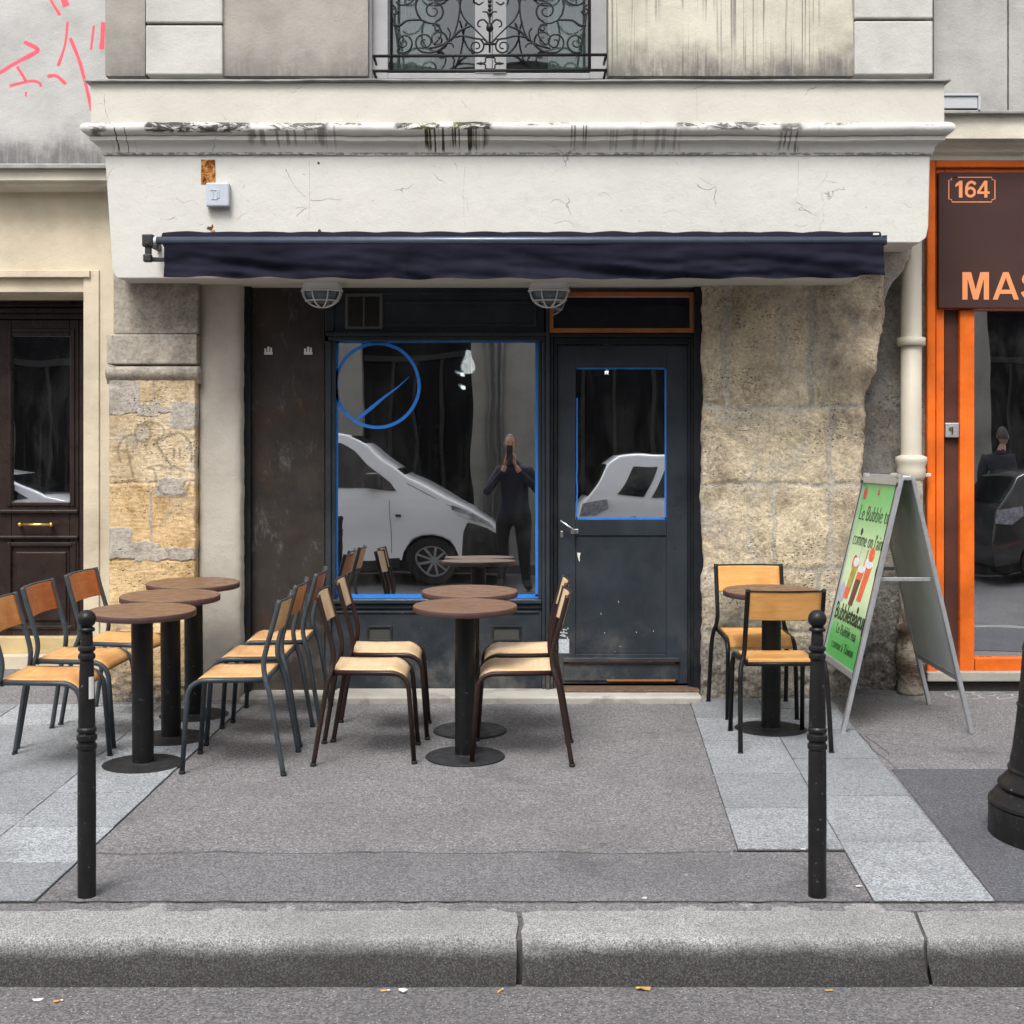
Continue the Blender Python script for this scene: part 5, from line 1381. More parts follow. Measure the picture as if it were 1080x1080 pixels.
# face angle: 0 = towards +x (right), 90 = towards the building, 180 = left
chair(-2.150, 6.50, 0, 'steel_blue', 'ply_amber', 'ply_orange', 'orange backed slate framed chair at the kerbside end of the row before the brown door')
chair(-2.165, 7.04, -3, 'steel_blue', 'ply_amber', 'ply_red', 'dark red backed slate framed chair, middle of the row before the brown entrance door')
chair(-2.110, 7.56, -7, 'steel_blue', 'ply_amber', 'ply_red', 'reddish backed slate framed chair against the bare limestone pilaster, behind two others')
chair(-1.310, 6.57, 180, 'steel_blue', 'ply_honey', 'ply_honey', 'honey wood slate framed chair at the kerbside end of the row before the black panel')
chair(-1.318, 7.12, 180, 'steel_blue', 'ply_honey', 'ply_orange', 'slate framed orange backed chair, middle of the row before the black panel')
chair(-1.287, 7.63, 180, 'steel_blue', 'ply_honey', 'ply_red', 'slate framed chair with reddish back at the wall end, before the black panel')
chair(-.665, 6.75, 1, 'steel_brown', 'ply_pale', 'ply_pale', 'brown framed pale chair facing the door, at the kerbside one of two central tables')
chair(-.635, 7.235, 2, 'steel_brown', 'ply_pale', 'ply_pale', 'brown framed pale chair facing the door, at the central table under the window')
chair(.030, 6.735, 180, 'steel_brown', 'ply_pale', 'ply_pale', 'brown framed pale chair with back to the door, at the kerbside central table')
chair(.045, 7.215, 180, 'steel_brown', 'ply_pale', 'ply_pale', 'brown framed pale chair with back to the door, at the table under the window')
chair(1.353, 7.01, 91, 'steel_black', 'ply_oak', 'ply_oak', 'golden oak chair with its back turned to the street, behind the bollard without sticker')
chair(1.377, 7.69, -90, 'steel_black', 'ply_oak', 'ply_oak', 'golden oak chair facing the street, between a table and the rough stone pier')

def make_table():
    t = thing('cafe_table', 'table', 'table', group='round cafe tables')
    b = MB(); b.lathe([(.245, .712), (.251, .714), (.2515, .741), (.249, .7435), (.2, .7437)], 0, 0, 0, 64); tp_ = b.build('tabletop', MT['table_top'], t, R(40))
    b = MB(); rr = [(.2520, .7145), (.2528, .7155), (.2528, .7400), (.2520, .7410)]
    rings = [[b.bm.verts.new((r*math.cos(2*PI*k/64), r*math.sin(2*PI*k/64), z)) for k in range(64)] for r, z in rr+[rr[0]]]
    for i in range(4):
        for k in range(64):
            f = b.bm.faces.new([rings[i][k], rings[i][(k+1) % 64], rings[i+1][(k+1) % 64], rings[i+1][k]]); f.smooth = True
    b.build('edge_band', MT['table_edge'], tp_)
    b = MB(); b.lathe([(.0505, .012), (.0505, .40), (.0505, .708)], 0, 0, 0, 32); b.box(-.16, .16, -.02, .02, .695, .7115); b.box(-.02, .02, -.16, .16, .6945, .711); b.build('column', MT['steel_black'], t, R(40))
    b = MB(); b.lathe([(.180, 0), (.193, .001), (.1935, .006), (.188, .010), (.06, .015), (.052, .020)], 0, 0, 0, 64); b.build('base', MT['base_iron'], t, R(25))
    return t
table0 = make_table(); ft = [True]
def table(x, d, label):
    y = d - D
    if ft[0]: ft[0] = False; o = table0; o.location = (x, y, gz(y)); o.rotation_euler = (TILT, 0, .3); o['label'] = label; return o
    return dup(table0, (x, y, gz(y)), random.uniform(0, 6), TILT, label)
table(-1.741, 6.539, 'round brown table at the kerbside end of the row of three by the limestone pilaster')
table(-1.738, 7.07, 'round brown table in the middle of the row of three by the limestone pilaster')
table(-1.743, 7.605, 'round brown table at the wall end of the row of three, before the grey pier')
table(-.214, 6.695, 'round brown table standing in front of its twin, kerbside of the shop window')
table(-.207, 7.245, 'round brown table directly below the shop window, half hidden by another table')
table(1.383, 7.267, 'round brown cafe table between two golden chairs before the rough stone pier')

# ================================================================== BOLLARDS
bol_prof = [(.031, 0), (.0315, .3), (.0305, .505), (.0295, .511), (.0335, .516), (.034, .524), (.0335, .531), (.029, .534), (.029, .541), (.0345, .546), (.0352, .554), (.0345, .562), (.029, .566), (.029, .571), (.033, .575), (.033, .584),
            (.0285, .590), (.0292, .60), (.0275, .70), (.0235, .815), (.0235, .822), (.029, .827), (.0295, .834), (.028, .841), (.0235, .845), (.0235, .850), (.029, .855), (.0295, .861), (.028, .867), (.021, .871),
            (.0205, .90), (.0195, .918), (.027, .921), (.028, .927), (.025, .932), (.016, .936)]
def ball(c, r): return [(r*math.cos(a), c + r*math.sin(a)) for a in [(-PI/2+.55) + k/14*(PI-.58) for k in range(15)]]
def make_bollard():
    t = thing('bollard', 'x', 'bollard', group='black iron bollards along the kerb')
    MB().lathe(bol_prof, 0, 0, 0, 32).build('post', MT['iron'], t, R(30))
    MB().lathe(ball(.962, .0318), 0, 0, 0, 28).build('ball_finial', MT['iron'], t, R(60))
    b = MB(); b.lathe([(.047, -.03), (.045, .004), (.033, .006)], 0, 0, 0, 20); b.build('foot_mortar', MT['asphalt_smooth'], t)
    return t
bo = make_bollard(); p = G(91.5, 947); bo.location = p; bo['label'] = 'black ball topped iron bollard bearing a white sticker, before the row of slate framed chairs'
p = G(862, 947)
bo2 = dup(bo, p, 1.0, 0, 'black ball topped iron bollard without sticker, standing before the golden oak chairs')
b = MB(); rows = []
for zz in (.690, .766):
    rows.append([(.0302*math.cos(a), .0302*math.sin(a), zz) for a in [-1.05 + k*.10 for k in range(8)]])
b.loft(rows); b.build('sticker', MT['paper'], bo)

# ================================================================== A-BOARD
ab0 = (1.75, 7.155); sx0, sx1, sxm = 1.752, 2.405, 2.078
ynr, yfr = 7.165-D, 7.925-D
abz = gz((ynr+yfr)/2)
ab = thing('sandwich_board', 'aluminium A-frame sandwich board with a green bubble tea poster on the pavement', 'sandwich board', (sxm, (ynr+yfr)/2, abz))
H = 1.325
def side(s, name, top_off=.018):           # s=-1: poster side, +1: far side; frame of two long legs and two rails
    xf = sx0 if s < 0 else sx1; xt = sxm + s*top_off
    def q(u, t): # u along y 0..1, t along height 0..1
        return Vector((xf+(xt-xf)*t, ynr+(yfr-ynr)*u, (gz(ynr+(yfr-ynr)*u))*(1-t)+abz*t + H*t))
    n = Vector((s*H, 0, abs(xt-xf))).normalized()
    def slab(mb, u0, u1, t0, t1, th, off=0.0, bev=.003):
        P = [q(u0, t0), q(u1, t0), q(u1, t1), q(u0, t1)]
        t = bmesh.new(); A = [t.verts.new(p + n*(off+th)) for p in P]; B = [t.verts.new(p + n*off) for p in P]
        t.faces.new(A); t.faces.new(B[::-1])
        for i in range(4): t.faces.new([A[(i+1) % 4], A[i], B[i], B[(i+1) % 4]])
        bmesh.ops.recalc_face_normals(t, faces=t.faces)
        if bev: bmesh.ops.bevel(t, geom=t.edges[:], offset=bev, segments=2, affect='EDGES')
        mb._take(t)
    fw = .036; du = fw/(yfr-ynr)
    b = MB(); slab(b, 0, du, 0, 1, .022); slab(b, 1-du, 1, 0, 1, .022); slab(b, du+.001, 1-du-.001, .968, .998, .022); slab(b, du+.001, 1-du-.001, .205, .232, .022)
    fr_ = wb(b, 'frame', MT['alu'], ab)
    b = MB(); slab(b, du+.001, 1-du-.001, .2325, .9675, .006, .004, 0)
    pan = wb(b, 'panel', MT['green'] if s < 0 else MT['alu_panel'], ab)
    b = MB(); slab(b, du-.004, du+.002, .22, .98, .003, .0221, 0); slab(b, 1-du-.002, 1-du+.004, .22, .98, .003, .0221, 0); 
    wbs(b, 'seam', MT['trim'], fr_)
    return q, n, slab, fr_, pan, du
qF, nF, slabF, frF, panF, du = side(-1, 'front'); side(1, 'back')
for (u, t) in ((du*.5, .975), (1-du*.5, .975), (1-du*.5, .215)):
    pass
b = MB()
for (u, t) in ((.985, .972), (.985, .222), (.03, .972)): b.tube([qF(u, t)+nF*.021, qF(u, t)+nF*.027], .011, 10)
wbs(b, 'corner_bolt', MT['trim'], frF)
b = MB()
for u in (.06, .94):
    pa = Vector((sx0+(sxm-sx0)*.60, ynr+(yfr-ynr)*u, abz+H*.60)); pc = Vector((sx1+(sxm-sx1)*.60, ynr+(yfr-ynr)*u, abz+H*.60))
    b.box(pa.x, pc.x, pa.y-.004, pa.y+.004, pa.z-.010, pa.z+.010, .002); b.tube([((pa.x+pc.x)/2, pa.y-.008, pa.z), ((pa.x+pc.x)/2, pa.y+.008, pa.z)], .008, 10)
wbs(b, 'brace', MT['alu'], ab)
b = MB(); b.box(sxm-.022, sxm+.022, ynr+.01, yfr-.01, abz+H-.012, abz+H+.014, .006)
for u in (.06, .94): b.tube([(sxm-.03, ynr+(yfr-ynr)*u-.03, abz+H+.006), (sxm-.03, ynr+(yfr-ynr)*u+.03, abz+H+.006)], .014, 10)
wb(b, 'hinge', MT['alu'], ab)
# printing on the poster: u runs right to left as one looks at it (the near edge is at the right)
uy = Vector((0, -1, 0)); vv = (qF(0, 1)-qF(0, 0)).normalized(); nn = nF
def pm(u, t, off=.0104): 
    o = qF(1-u, t) + nn*off
    return Matrix(((uy.x, vv.x, nn.x, o.x), (uy.y, vv.y, nn.y, o.y), (uy.z, vv.z, nn.z, o.z), (0, 0, 0, 1)))
b = MB()
b.text('Le Bubble tea', .125, pm(.10, .812), offset=-.0018, sx=.98)
wbs(b, 'lettering', MT['ink'], panF); b = MB(); b.text("comme on l'aime", .115, pm(.09, .705), offset=-.0017, sx=.86); wbs(b, 'lettering', MT['ink'], panF)
b = MB(); b.text('Le Bubble tea', .084, pm(.20, .332), offset=-.0012, sx=.93); wbs(b, 'lettering', MT['ink'], panF); b = MB(); b.text('comme à Taïwan', .078, pm(.16, .268), offset=-.0012, sx=.9); wbs(b, 'lettering', MT['ink'], panF); b = MB()
b.text('Bubbleteacup', .135, pm(.06, .388), offset=.0012, sx=.92)
wbs(b, 'lettering', MT['ink'], panF)
def blob(mb, u, t, ru, rt, off=.0102, th=.0012, n=22, rot=0, fn=None):
    c = qF(1-u, t); ring = []
    for k in range(n):
        a = 2*PI*k/n; p_, q_ = ru*math.cos(a), rt*math.sin(a)
        if fn: p_, q_ = fn(p_, q_)
        p2 = p_*math.cos(rot)-q_*math.sin(rot); q2 = p_*math.sin(rot)+q_*math.cos(rot)
        ring.append(c + uy*p2 + vv*q2 + nn*off)
    A = [mb.bm.verts.new(r + nn*th) for r in ring]; B = [mb.bm.verts.new(r) for r in ring]
    f = mb.bm.faces.new(A); f.material_index = mb.mi
    for i in range(n):
        f = mb.bm.faces.new([A[(i+1) % n], A[i], B[i], B[(i+1) % n]]); f.material_index = mb.mi
def quad(mb, u0, t0, u1, t1, w0, w1, off=.0102, th=.0014):   # cup shape from (u0,t0) bottom to (u1,t1) top
    P = []
    for (u, t, w) in ((u0, t0, w0), (u1, t1, w1)):
        c = qF(1-u, t); P.append((c-uy*w, c+uy*w))
    ring = [P[0][0], P[0][1], P[1][1], P[1][0]]
    A = [mb.bm.verts.new(r + nn*(off+th)) for r in ring]; B = [mb.bm.verts.new(r+nn*off) for r in ring]
    mb.bm.faces.new(A).material_index = mb.mi
    for i in range(4): mb.bm.faces.new([A[(i+1) % 4], A[i], B[i], B[(i+1) % 4]]).material_index = mb.mi
b = MB()
mats = [MT['p_red'], MT['p_orange'], MT['p_brown'], MT['p_gold'], MT['p_white'], MT['p_lilac'], MT['ink']]
b.m(0); blob(b, .14, .925, .036, .036); blob(b, .50, .935, .017, .020); blob(b, .93, .90, .034, .038); blob(b, .285, .632, .046, .046)
b.m(6); blob(b, .29, .765, .020, .020); blob(b, .50, .605, .016, .018); blob(b, .92, .62, .036, .048, rot=.3); blob(b, .66, .408+.05, .017, .018)
b.m(5); blob(b, .13, .50, .060, .060)
# three drinks
b.m(3); quad(b, .25, .485, .33, .625, .043, .055); b.m(1); quad(b, .247, .482, .275, .53, .044, .048, .0110)
b.m(4); blob(b, .335, .638, .060, .026, .0112); b.m(5); quad(b, .36, .635, .39, .71, .007, .007, .0098)
b.m(2); quad(b, .42, .462, .50, .60, .042, .054); b.m(1); quad(b, .487, .572, .505, .603, .053, .055, .0110); b.m(4); blob(b, .505, .615, .060, .026, .0112); b.m(0); quad(b, .535, .61, .575, .70, .006, .006, .0098)
b.m(1); quad(b, .61, .492, .69, .632, .042, .054); b.m(4); blob(b, .695, .643, .060, .020, .0112); b.m(1); blob(b, .69, .685, .055, .040, .0095); b.m(4); blob(b, .595, .635, .03, .04, .0094)
wbs(b, 'picture', mats, panF)

# ================================================================== STREET LAMP at the right edge
lx, ly = 2.245, 5.43-D
lp = thing('street_lamp', 'thick black ornate cast iron lamp post standing on dark asphalt beyond the sandwich board', 'lamp post', (lx, ly, gz(ly)))
prof = [(.335, -.03), (.336, .01), (.334, .115), (.328, .122), (.336, .128), (.334, .140), (.322, .150), (.310, .168), (.292, .183), (.286, .186), (.296, .19), (.300, .198), (.296, .206), (.282, .218), (.262, .240), (.256, .252), (.260, .256), (.262, .264), (.256, .270),
        (.243, .34), (.231, .43), (.223, .505), (.227, .509), (.227, .518), (.221, .522), (.214, .60), (.205, .72)]
MB().lathe(prof, 0, 0, 0, 64).build('pedestal', MT['iron'], lp, R(28))
b = MB()
MB().lathe([(.200, .721), (.208, .735), (.200, .76), (.17, .80), (.14, .86), (.135, .95), (.150, .97), (.150, 1.0), (.12, 1.03), (.10, 1.10), (.075, 2.6), (.07, 2.62), (.10, 2.66), (.10, 2.70), (.06, 2.74), (.05, 3.1)], 0, 0, 0, 40).build('pole', MT['iron'], lp, R(30))
lan = MB().lathe([(.05, 3.1), (.16, 3.16), (.22, 3.62), (.25, 3.66), (.12, 3.82), (.05, 3.86), (.06, 3.92), (.01, 3.98)], 0, 0, 0, 8).build('lantern', MT['lamp_glass'], lp)
b.free if False else None

# ================================================================== LITTER IN THE GUTTER
def gr(px, py): 
    d = F_*(ZC-ROAD)/(py-CY); return ((px-CX)*d/F_, d-D, ROAD)
def butt(px, py, a, label, m='butt', L=.021):
    x, y, z = gr(px, py); t = Matrix.Translation((x, y, z+.0045)) @ Matrix.Rotation(a, 4, 'Z')
    b = MB(); b.tube([(-L/2, 0, 0), (L/2, 0, 0)], .0034, 10); b.m(1).tube([(L/2+.0002, 0, 0), (L/2+.008, 0, 0)], .0033, 10); b.xf(t)
    tag(b.build('cigarette_butt', [MT[m], MT['paper']]), label, 'cigarette butt')
butt(60, 1057.5, .5, 'orange and white cigarette butt on the road below the stickered bollard')
butt(527, 1046.6, 1.0, 'orange cigarette butt in the gutter below the joint between two kerb stones')
butt(405, 1046.4, .2, 'small orange cigarette butt in the gutter touching a crumpled white paper scrap')
def scrap(name, px, py, r, mat, label, cat, h=.008):
    x, y, z = gr(px, py); b = MB(); n = 9
    c = b.bm.verts.new((x, y, z+h)); ring = []
    for k in range(n):
        a = 2*PI*k/n; q = r*(.7+.6*random.random()); ring.append(b.bm.verts.new((x+q*math.cos(a)*1.3, y+q*math.sin(a)*.8, z+.0015+h*.8*random.random())))
    c2 = b.bm.verts.new((x, y, z+.001))
    for k in range(n): b.bm.faces.new([c, ring[k], ring[(k+1) % n]]); b.bm.faces.new([c2, ring[(k+1) % n], ring[k]])
    tag(b.build(name, MT[mat]), label, cat)
scrap('paper_scrap', 424.5, 1047.5, .012, 'paper', 'crumpled white paper scrap in the gutter beside a small orange cigarette butt', 'paper scrap', .016)
scrap('paper_scrap', 40, 1055, .014, 'paper', 'flat whitish paper scrap on the road beside a cigarette butt below the stickered bollard', 'paper scrap', .003)
scrap('leaf', 678, 1044.5, .017, 'leaf', 'dry yellow leaf in the gutter below the middle kerb stone', 'leaf', .012)
scrap('leaf', 874, 1045.5, .010, 'leaf', 'tiny dry leaf in the gutter below the bollard without sticker', 'leaf', .006)
def pav_scrap(px, py, r, label):
    p = G(px, py); b = MB(); n = 8
    ring = [b.bm.verts.new((p.x+r*(.7+.5*random.random())*math.cos(2*PI*k/n)*1.4, p.y+r*.7*math.sin(2*PI*k/n), p.z+.006+.004*random.random())) for k in range(n)]
    r2 = [b.bm.verts.new(v.co - Vector((0, 0, .003))) for v in ring]
    b.bm.faces.new(ring); b.bm.faces.new(r2[::-1])
    for k in range(n): b.bm.faces.new([ring[k], ring[(k+1) % n], r2[(k+1) % n], r2[k]])
    tag(b.build('paper_scrap', MT['paper']), label, 'paper scrap')
pav_scrap(679.5, 949.3, .008, 'small white paper scrap at the inner kerb edge below the central tables')
pav_scrap(905.5, 936.5, .009, 'small white paper scrap on smooth asphalt beside the bollard without sticker, by the granite slab')
pav_scrap(847, 897.5, .008, 'small white paper scrap at the granite slab edge just behind the bollard without sticker')
pav_scrap(755, 819, .009, 'tiny whitish scrap on the granite slab edge near the golden oak chairs')

# ================================================================== STREET SIDE SEEN IN THE GLASS
# buildings across the street
op = thing('opposite_building', 'pale stone building with black shopfronts across the street, reflected in the glass', 'building', (0, -13.3, -.09))
yb_ = -13.2
b = MB()
piers = [(-9.5, -8.6), (-6.0, -5.2), (-3.2, -2.35), (-.55, .52), (2.9, 3.6), (6.9, 7.6), (9.2, 10)]
for a, c in piers: b.box(a, c, yb_-.6, yb_, -.1, 4.0)
b.box(-9.5, 10, yb_-.6, yb_+.02, 4.0, 4.9); b.box(-9.5, 10, yb_-.55, yb_+.15, 4.9, 5.02)
wins = [(-8.2, -7.0), (-5.4, -4.2), (-2.6, -1.4), (.2, 1.4), (3.0, 4.2), (5.8, 7.0)]
ex = [-9.5] + [v for w in wins for v in w] + [10]
for k in range(0, len(ex), 2): b.box(ex[k], ex[k+1], yb_-.6, yb_, 5.02, 7.5)
for a, c in wins: b.box(a, c, yb_-.6, yb_, 5.02, 5.6); b.box(a, c, yb_-.6, yb_, 7.0, 7.5)
wb(b, 'wall', MT['opp_pale'], op)
for (a, c) in zip(piers, piers[1:]):
    sf_ = wb(MB().box(a[1], c[0], yb_-.5, yb_-.25, -.1, 4.0), 'shopfront', MT['opp_dark'], op)
    w_ = c[0]-a[1]; b = MB()
    b.box(a[1]+.02, c[0]-.02, yb_-.25, yb_-.20, 2.95, 3.05).box(a[1]+.02, c[0]-.02, yb_-.25, yb_-.21, .55, .68)
    for k in range(1, 4): b.box(a[1]+w_*k/4-.03, a[1]+w_*k/4+.03, yb_-.25, yb_-.205, -.08, 2.94)
    wb(b, 'frame', m_simple('dark bronze frame', (.028, .027, .026), .6, spec=.2), sf_)
for z0, z1 in ((5.6, 7.0),):
    for a, c in wins:
        w_ = wb(MB().box(a, a+.08, yb_-.3, yb_-.2, z0, z1).box(c-.08, c, yb_-.3, yb_-.2, z0, z1).box((a+c)/2-.05, (a+c)/2+.05, yb_-.3, yb_-.2, z0, z1), 'window', MT['pvc'], op)
        wb(MB().box(a+.08, c-.08, yb_-.28, yb_-.26, z0, z1), 'pane', MT['car_glass'], w_)
b = MB()
for xx in (-.33, -.22, -.12): b.tube([(xx, yb_+.06, -.09), (xx, yb_+.06, 7.4)], .035, 8)
wb(b, 'pipe', MT['grey_wall'], op)

# vehicles, nose towards +x, local origin on the road under the nose, near side = +y
def arc(cx, cz, r, n=10): return [(cx + r*math.cos(PI*k/n), cz + r*math.sin(PI*k/n)) for k in range(n+1)]
def vehicle(name, label, cat, loc, prof_top, wheels, wr, W, belt, taper, paint, glass_side, front_screen, rear_screen, lamp_f, lamp_r, bump_f, group=None, hub=.32):
    t = thing(name, label, cat, loc, group=group)
    hw = W/2
    def wd(z): return hw - max(0, z-belt)*taper
    bot = []
    for wx in sorted(wheels): 
        bot += [(x, z) for x, z in reversed(arc(wx, hub-.02, wr+.055))]
    x0 = prof_top[-1][0]
    poly = list(prof_top)          # from the nose along the top to the tail
    low = [(x, max(z, .22)) for x, z in bot]
    poly = poly + low
    tb = bmesh.new()
    A = [tb.verts.new((x, hw, z)) for x, z in poly]; B = [tb.verts.new((x, -hw, z)) for x, z in poly]
    tb.faces.new(A); tb.faces.new(B[::-1]); n = len(poly)
    for i in range(n): tb.faces.new([A[(i+1) % n], A[i], B[i], B[(i+1) % n]])
    bmesh.ops.recalc_face_normals(tb, faces=tb.faces)
    side_e = [e for e in tb.edges if abs(e.verts[0].co.y - e.verts[1].co.y) < 1e-5 and min(v.co.z for v in e.verts) > .45]
    bmesh.ops.bevel(tb, geom=side_e, offset=.07, segments=4, profile=.5, affect='EDGES', clamp_overlap=True)
    for z in (belt, (belt+1.5)/2):
        bmesh.ops.bisect_plane(tb, geom=tb.verts[:]+tb.edges[:]+tb.faces[:], plane_co=(0, 0, z), plane_no=(0, 0, 1))
    xs_n = max(p[0] for p in poly)
    for v in tb.verts:
        s = wd(v.co.z)/hw
        dn = max(0, .55-(xs_n-v.co.x))/.55; dt = max(0, .35-(v.co.x-min(p[0] for p in poly)))/.35
        v.co.y *= s*(1 - .10*dn*dn - .07*dt*dt)
    b = MB(); b._take(tb); body = b.build('body', paint, t, R(28))
    def plate(mb, pts, off, both=True, th=.006):
        for sg in ((1, -1) if both else (1,)):
            P = [Vector((x, sg*(wd(z)+off), z)) for x, z in pts]
            A = [mb.bm.verts.new(p + Vector((0, sg*th, 0))) for p in P]; Bv = [mb.bm.verts.new(p - Vector((0, sg*.02, 0))) for p in P]
            mb.bm.faces.new(A).material_index = mb.mi; mb.bm.faces.new(Bv[::-1]).material_index = mb.mi
            for i in range(len(P)): mb.bm.faces.new([A[(i+1) % len(P)], A[i], Bv[i], Bv[(i+1) % len(P)]]).material_index = mb.mi
    for pts in glass_side:
        b = MB(); plate(b, pts, .0); b.build('window', MT['car_glass'], t)
    def screen(pts, nm, m):
        (xa, za), (xb, zb) = pts
        d = Vector((xb-xa, 0, zb-za)).normalized(); nrm = Vector((d.z, 0, -d.x)); nrm = nrm if (nrm.z > 0) else -nrm
        b = MB()
        w0, w1 = wd(za)*.90, wd(zb)*.88
        P = [Vector((xa, w0, za)), Vector((xa, -w0, za)), Vector((xb, -w1, zb)), Vector((xb, w1, zb))]
        A = [b.bm.verts.new(p+nrm*.012) for p in P]; Bv = [b.bm.verts.new(p-nrm*.02) for p in P]
        b.bm.faces.new(A); b.bm.faces.new(Bv[::-1])
        for i in range(4): b.bm.faces.new([A[(i+1) % 4], A[i], Bv[i], Bv[(i+1) % 4]])
        b.build(nm, m, t)
    screen(front_screen, 'windscreen', MT['car_glass']); screen(rear_screen, 'rear_window', MT['car_glass'])
    for pts, nm, m in ((lamp_f, 'headlight', MT['headlamp']), (lamp_r, 'tail_light', MT['redlamp'])):
        for sg in (1, -1):
            b = MB(); xs2 = [p[0] for p in pts]
            rows = []
            P = [Vector((x, sg*(wd(z)*(1-.10*(max(0, .55-(xs_n-x))/.55)**2 - .07*(max(0, .35-(x-min(p[0] for p in poly)))/.35)**2)), z)) for x, z in pts]
            A = [b.bm.verts.new(p+Vector((0, sg*.007, 0))) for p in P]; Bv = [b.bm.verts.new(p-Vector((0, sg*.05, 0))) for p in P]
            b.bm.faces.new(A); b.bm.faces.new(Bv[::-1])
            for i in range(len(P)): b.bm.faces.new([A[(i+1) % len(P)], A[i], Bv[i], Bv[(i+1) % len(P)]])
            o = b.build(nm, m, t)
    if bump_f:
        b = MB(); b.prism(bump_f, -hw*.955, hw*.955, .03, seg=3)
        for v in b.bm.verts:
            dn = max(0, .55-(xs_n-v.co.x))/.55; v.co.y *= (1-.10*dn*dn)*1.055
        b.build('bumper', MT['trim'], t, R(40))
    for wx in wheels:
        for sg in (1, -1):
            yw_ = sg*(hw-.11)
            M = Matrix.Translation((wx, yw_, hub)) @ Matrix.Rotation(-sg*PI/2, 4, 'X')
            b = MB(); b.lathe([(wr*.60, -.09), (wr*.93, -.095), (wr, -.07), (wr, .07), (wr*.93, .095), (wr*.66, .098), (wr*.64, .07)], 0, 0, 0, 40); b.xf(M)
            wh = b.build('wheel', MT['tyre'], t, R(40))
            b = MB(); b.lathe([(wr*.655, .06), (wr*.65, .092), (wr*.60, .092), (wr*.58, .065), (.05, .07), (.04, .095)], 0, 0, 0, 40)
            for k in range(9):
                a = 2*PI*k/9; b.box(.04, wr*.61, -.016, .016, .068, .088, .004, mat=Matrix.Rotation(a, 4, 'Z'))
            b.xf(M); b.build('rim', MT['alloy'], wh, R(40))
    # mirror, door handle, door seams
    gs = glass_side[0]; mxp = max(gs, key=lambda p: p[0])
    for sg in (1, -1):
        b = MB(); b.box(mxp[0]-.42, mxp[0]-.22, min(sg*(hw-.05), sg*(hw+.17)), max(sg*(hw-.05), sg*(hw+.17)), mxp[1]+.03, mxp[1]+.24, .04, 3); b.build('mirror', MT['trim'], t, R(50))
    b = MB()
    for sg in (1, -1):
        xs3 = mxp[0]-.10
        b.tube([(xs3, sg*(hw+.0005), .40), (xs3, sg*(hw+.0005), belt-.02)], .004, 5); b.tube([(xs3-1.05, sg*(hw+.0005), .40), (xs3-1.05, sg*(hw+.0005), belt-.02)], .004, 5)
        b.tube([(xs3-.98, sg*(hw+.016), belt-.13), (xs3-.80, sg*(hw+.016), belt-.12)], .014, 6)
        b.tube([(mxp[0]-.02, sg*(hw+.001), belt-.22), (mxp[0]+.05, sg*(hw+.001), belt-.215)], .018, 8)
        hi_ = [(x, z) for x, z in prof_top if x < -.1 and z < belt+.3 and x > mxp[0]-.1]
        b.tube([(x, sg*(wd(z-.075)*(1-.10*(max(0, .55-(xs_n-x))/.55)**2)+.0005), z-.075) for x, z in hi_], .0035, 5)
    b.build('door_seam', MT['trim'], t)
    b = MB(); ws_ = sorted(wheels)
    for sg in (1, -1): b.box(ws_[0]+wr+.08, ws_[1]-wr-.08, sg*hw-.02, sg*hw+.012, .20, .33, .008)
    b.build('side_skirt', MT['trim'], t)
    b = MB(); b.box(min(p[0] for p in poly)+.25, xs_n-.25, -hw+.12, hw-.12, .16, .5); b.build('underbody', MT['trim'], t)
    return t
yv_ = -9.62
vehicle('van', 'silver van parked across the street, its nose reflected in the shop window', 'van', (-.02, yv_, ROAD),
        [(.0, .25), (.01, .52), (-.05, .68), (-.17, .86), (-.48, 1.05), (-.95, 1.24), (-1.22, 1.36), (-1.75, 1.74), (-2.05, 1.90), (-2.5, 1.97), (-4.15, 1.93), (-4.36, 1.6), (-4.40, .62), (-4.36, .25)],
        [-3.60, -.96], .31, 1.70, 1.10, .15, MT['silver'],
        [[(-1.36, 1.20), (-1.44, 1.30), (-1.95, 1.70), (-2.12, 1.80), (-2.42, 1.80), (-2.45, 1.27)], [(-2.52, 1.27), (-2.50, 1.80), (-3.25, 1.80), (-3.28, 1.28)]],
        [(-1.27, 1.385), (-2.0, 1.885)], [(-4.33, 1.68), (-4.20, 1.88)],
        [(-.20, .86), (-.16, .80), (-.42, .88), (-.70, 1.03), (-.70, 1.08), (-.50, 1.02)], [(-4.385, .95), (-4.36, 1.45), (-4.25, 1.45), (-4.28, .95)],
        [(.03, .23), (.035, .52), (-.01, .66), (-.24, .78), (-.50, .86), (-.56, .72), (-.60, .23)], 'vehicles parked across the street')
hp = [(.0, .25), (.03, .50), (-.02, .68), (-.14, .80), (-.55, .95), (-1.0, 1.03), (-1.72, 1.42), (-2.1, 1.50), (-2.8, 1.52), (-3.45, 1.46), (-3.62, 1.38), (-3.88, 1.02), (-3.95, .92), (-4.0, .60), (-3.97, .25)]
hargs = ([-3.28, -.82], .31, 1.70, .98, .24, MT['carwhite'],
         [[(-1.22, 1.03), (-1.80, 1.36), (-2.15, 1.42), (-2.28, 1.42), (-2.30, 1.01)], [(-2.38, 1.01), (-2.36, 1.42), (-2.95, 1.40), (-3.12, 1.02)], [(-3.20, 1.03), (-3.06, 1.37), (-3.30, 1.35), (-3.50, 1.06)]],
         [(-1.05, 1.075), (-1.68, 1.405)], [(-3.88, 1.04), (-3.64, 1.37)],
         [(-.10, .72), (-.12, .80), (-.50, .92), (-.58, .86), (-.34, .74)], [(-3.955, .78), (-3.93, .94), (-3.62, .98), (-3.60, .86), (-3.75, .78)], None, 'vehicles parked across the street')
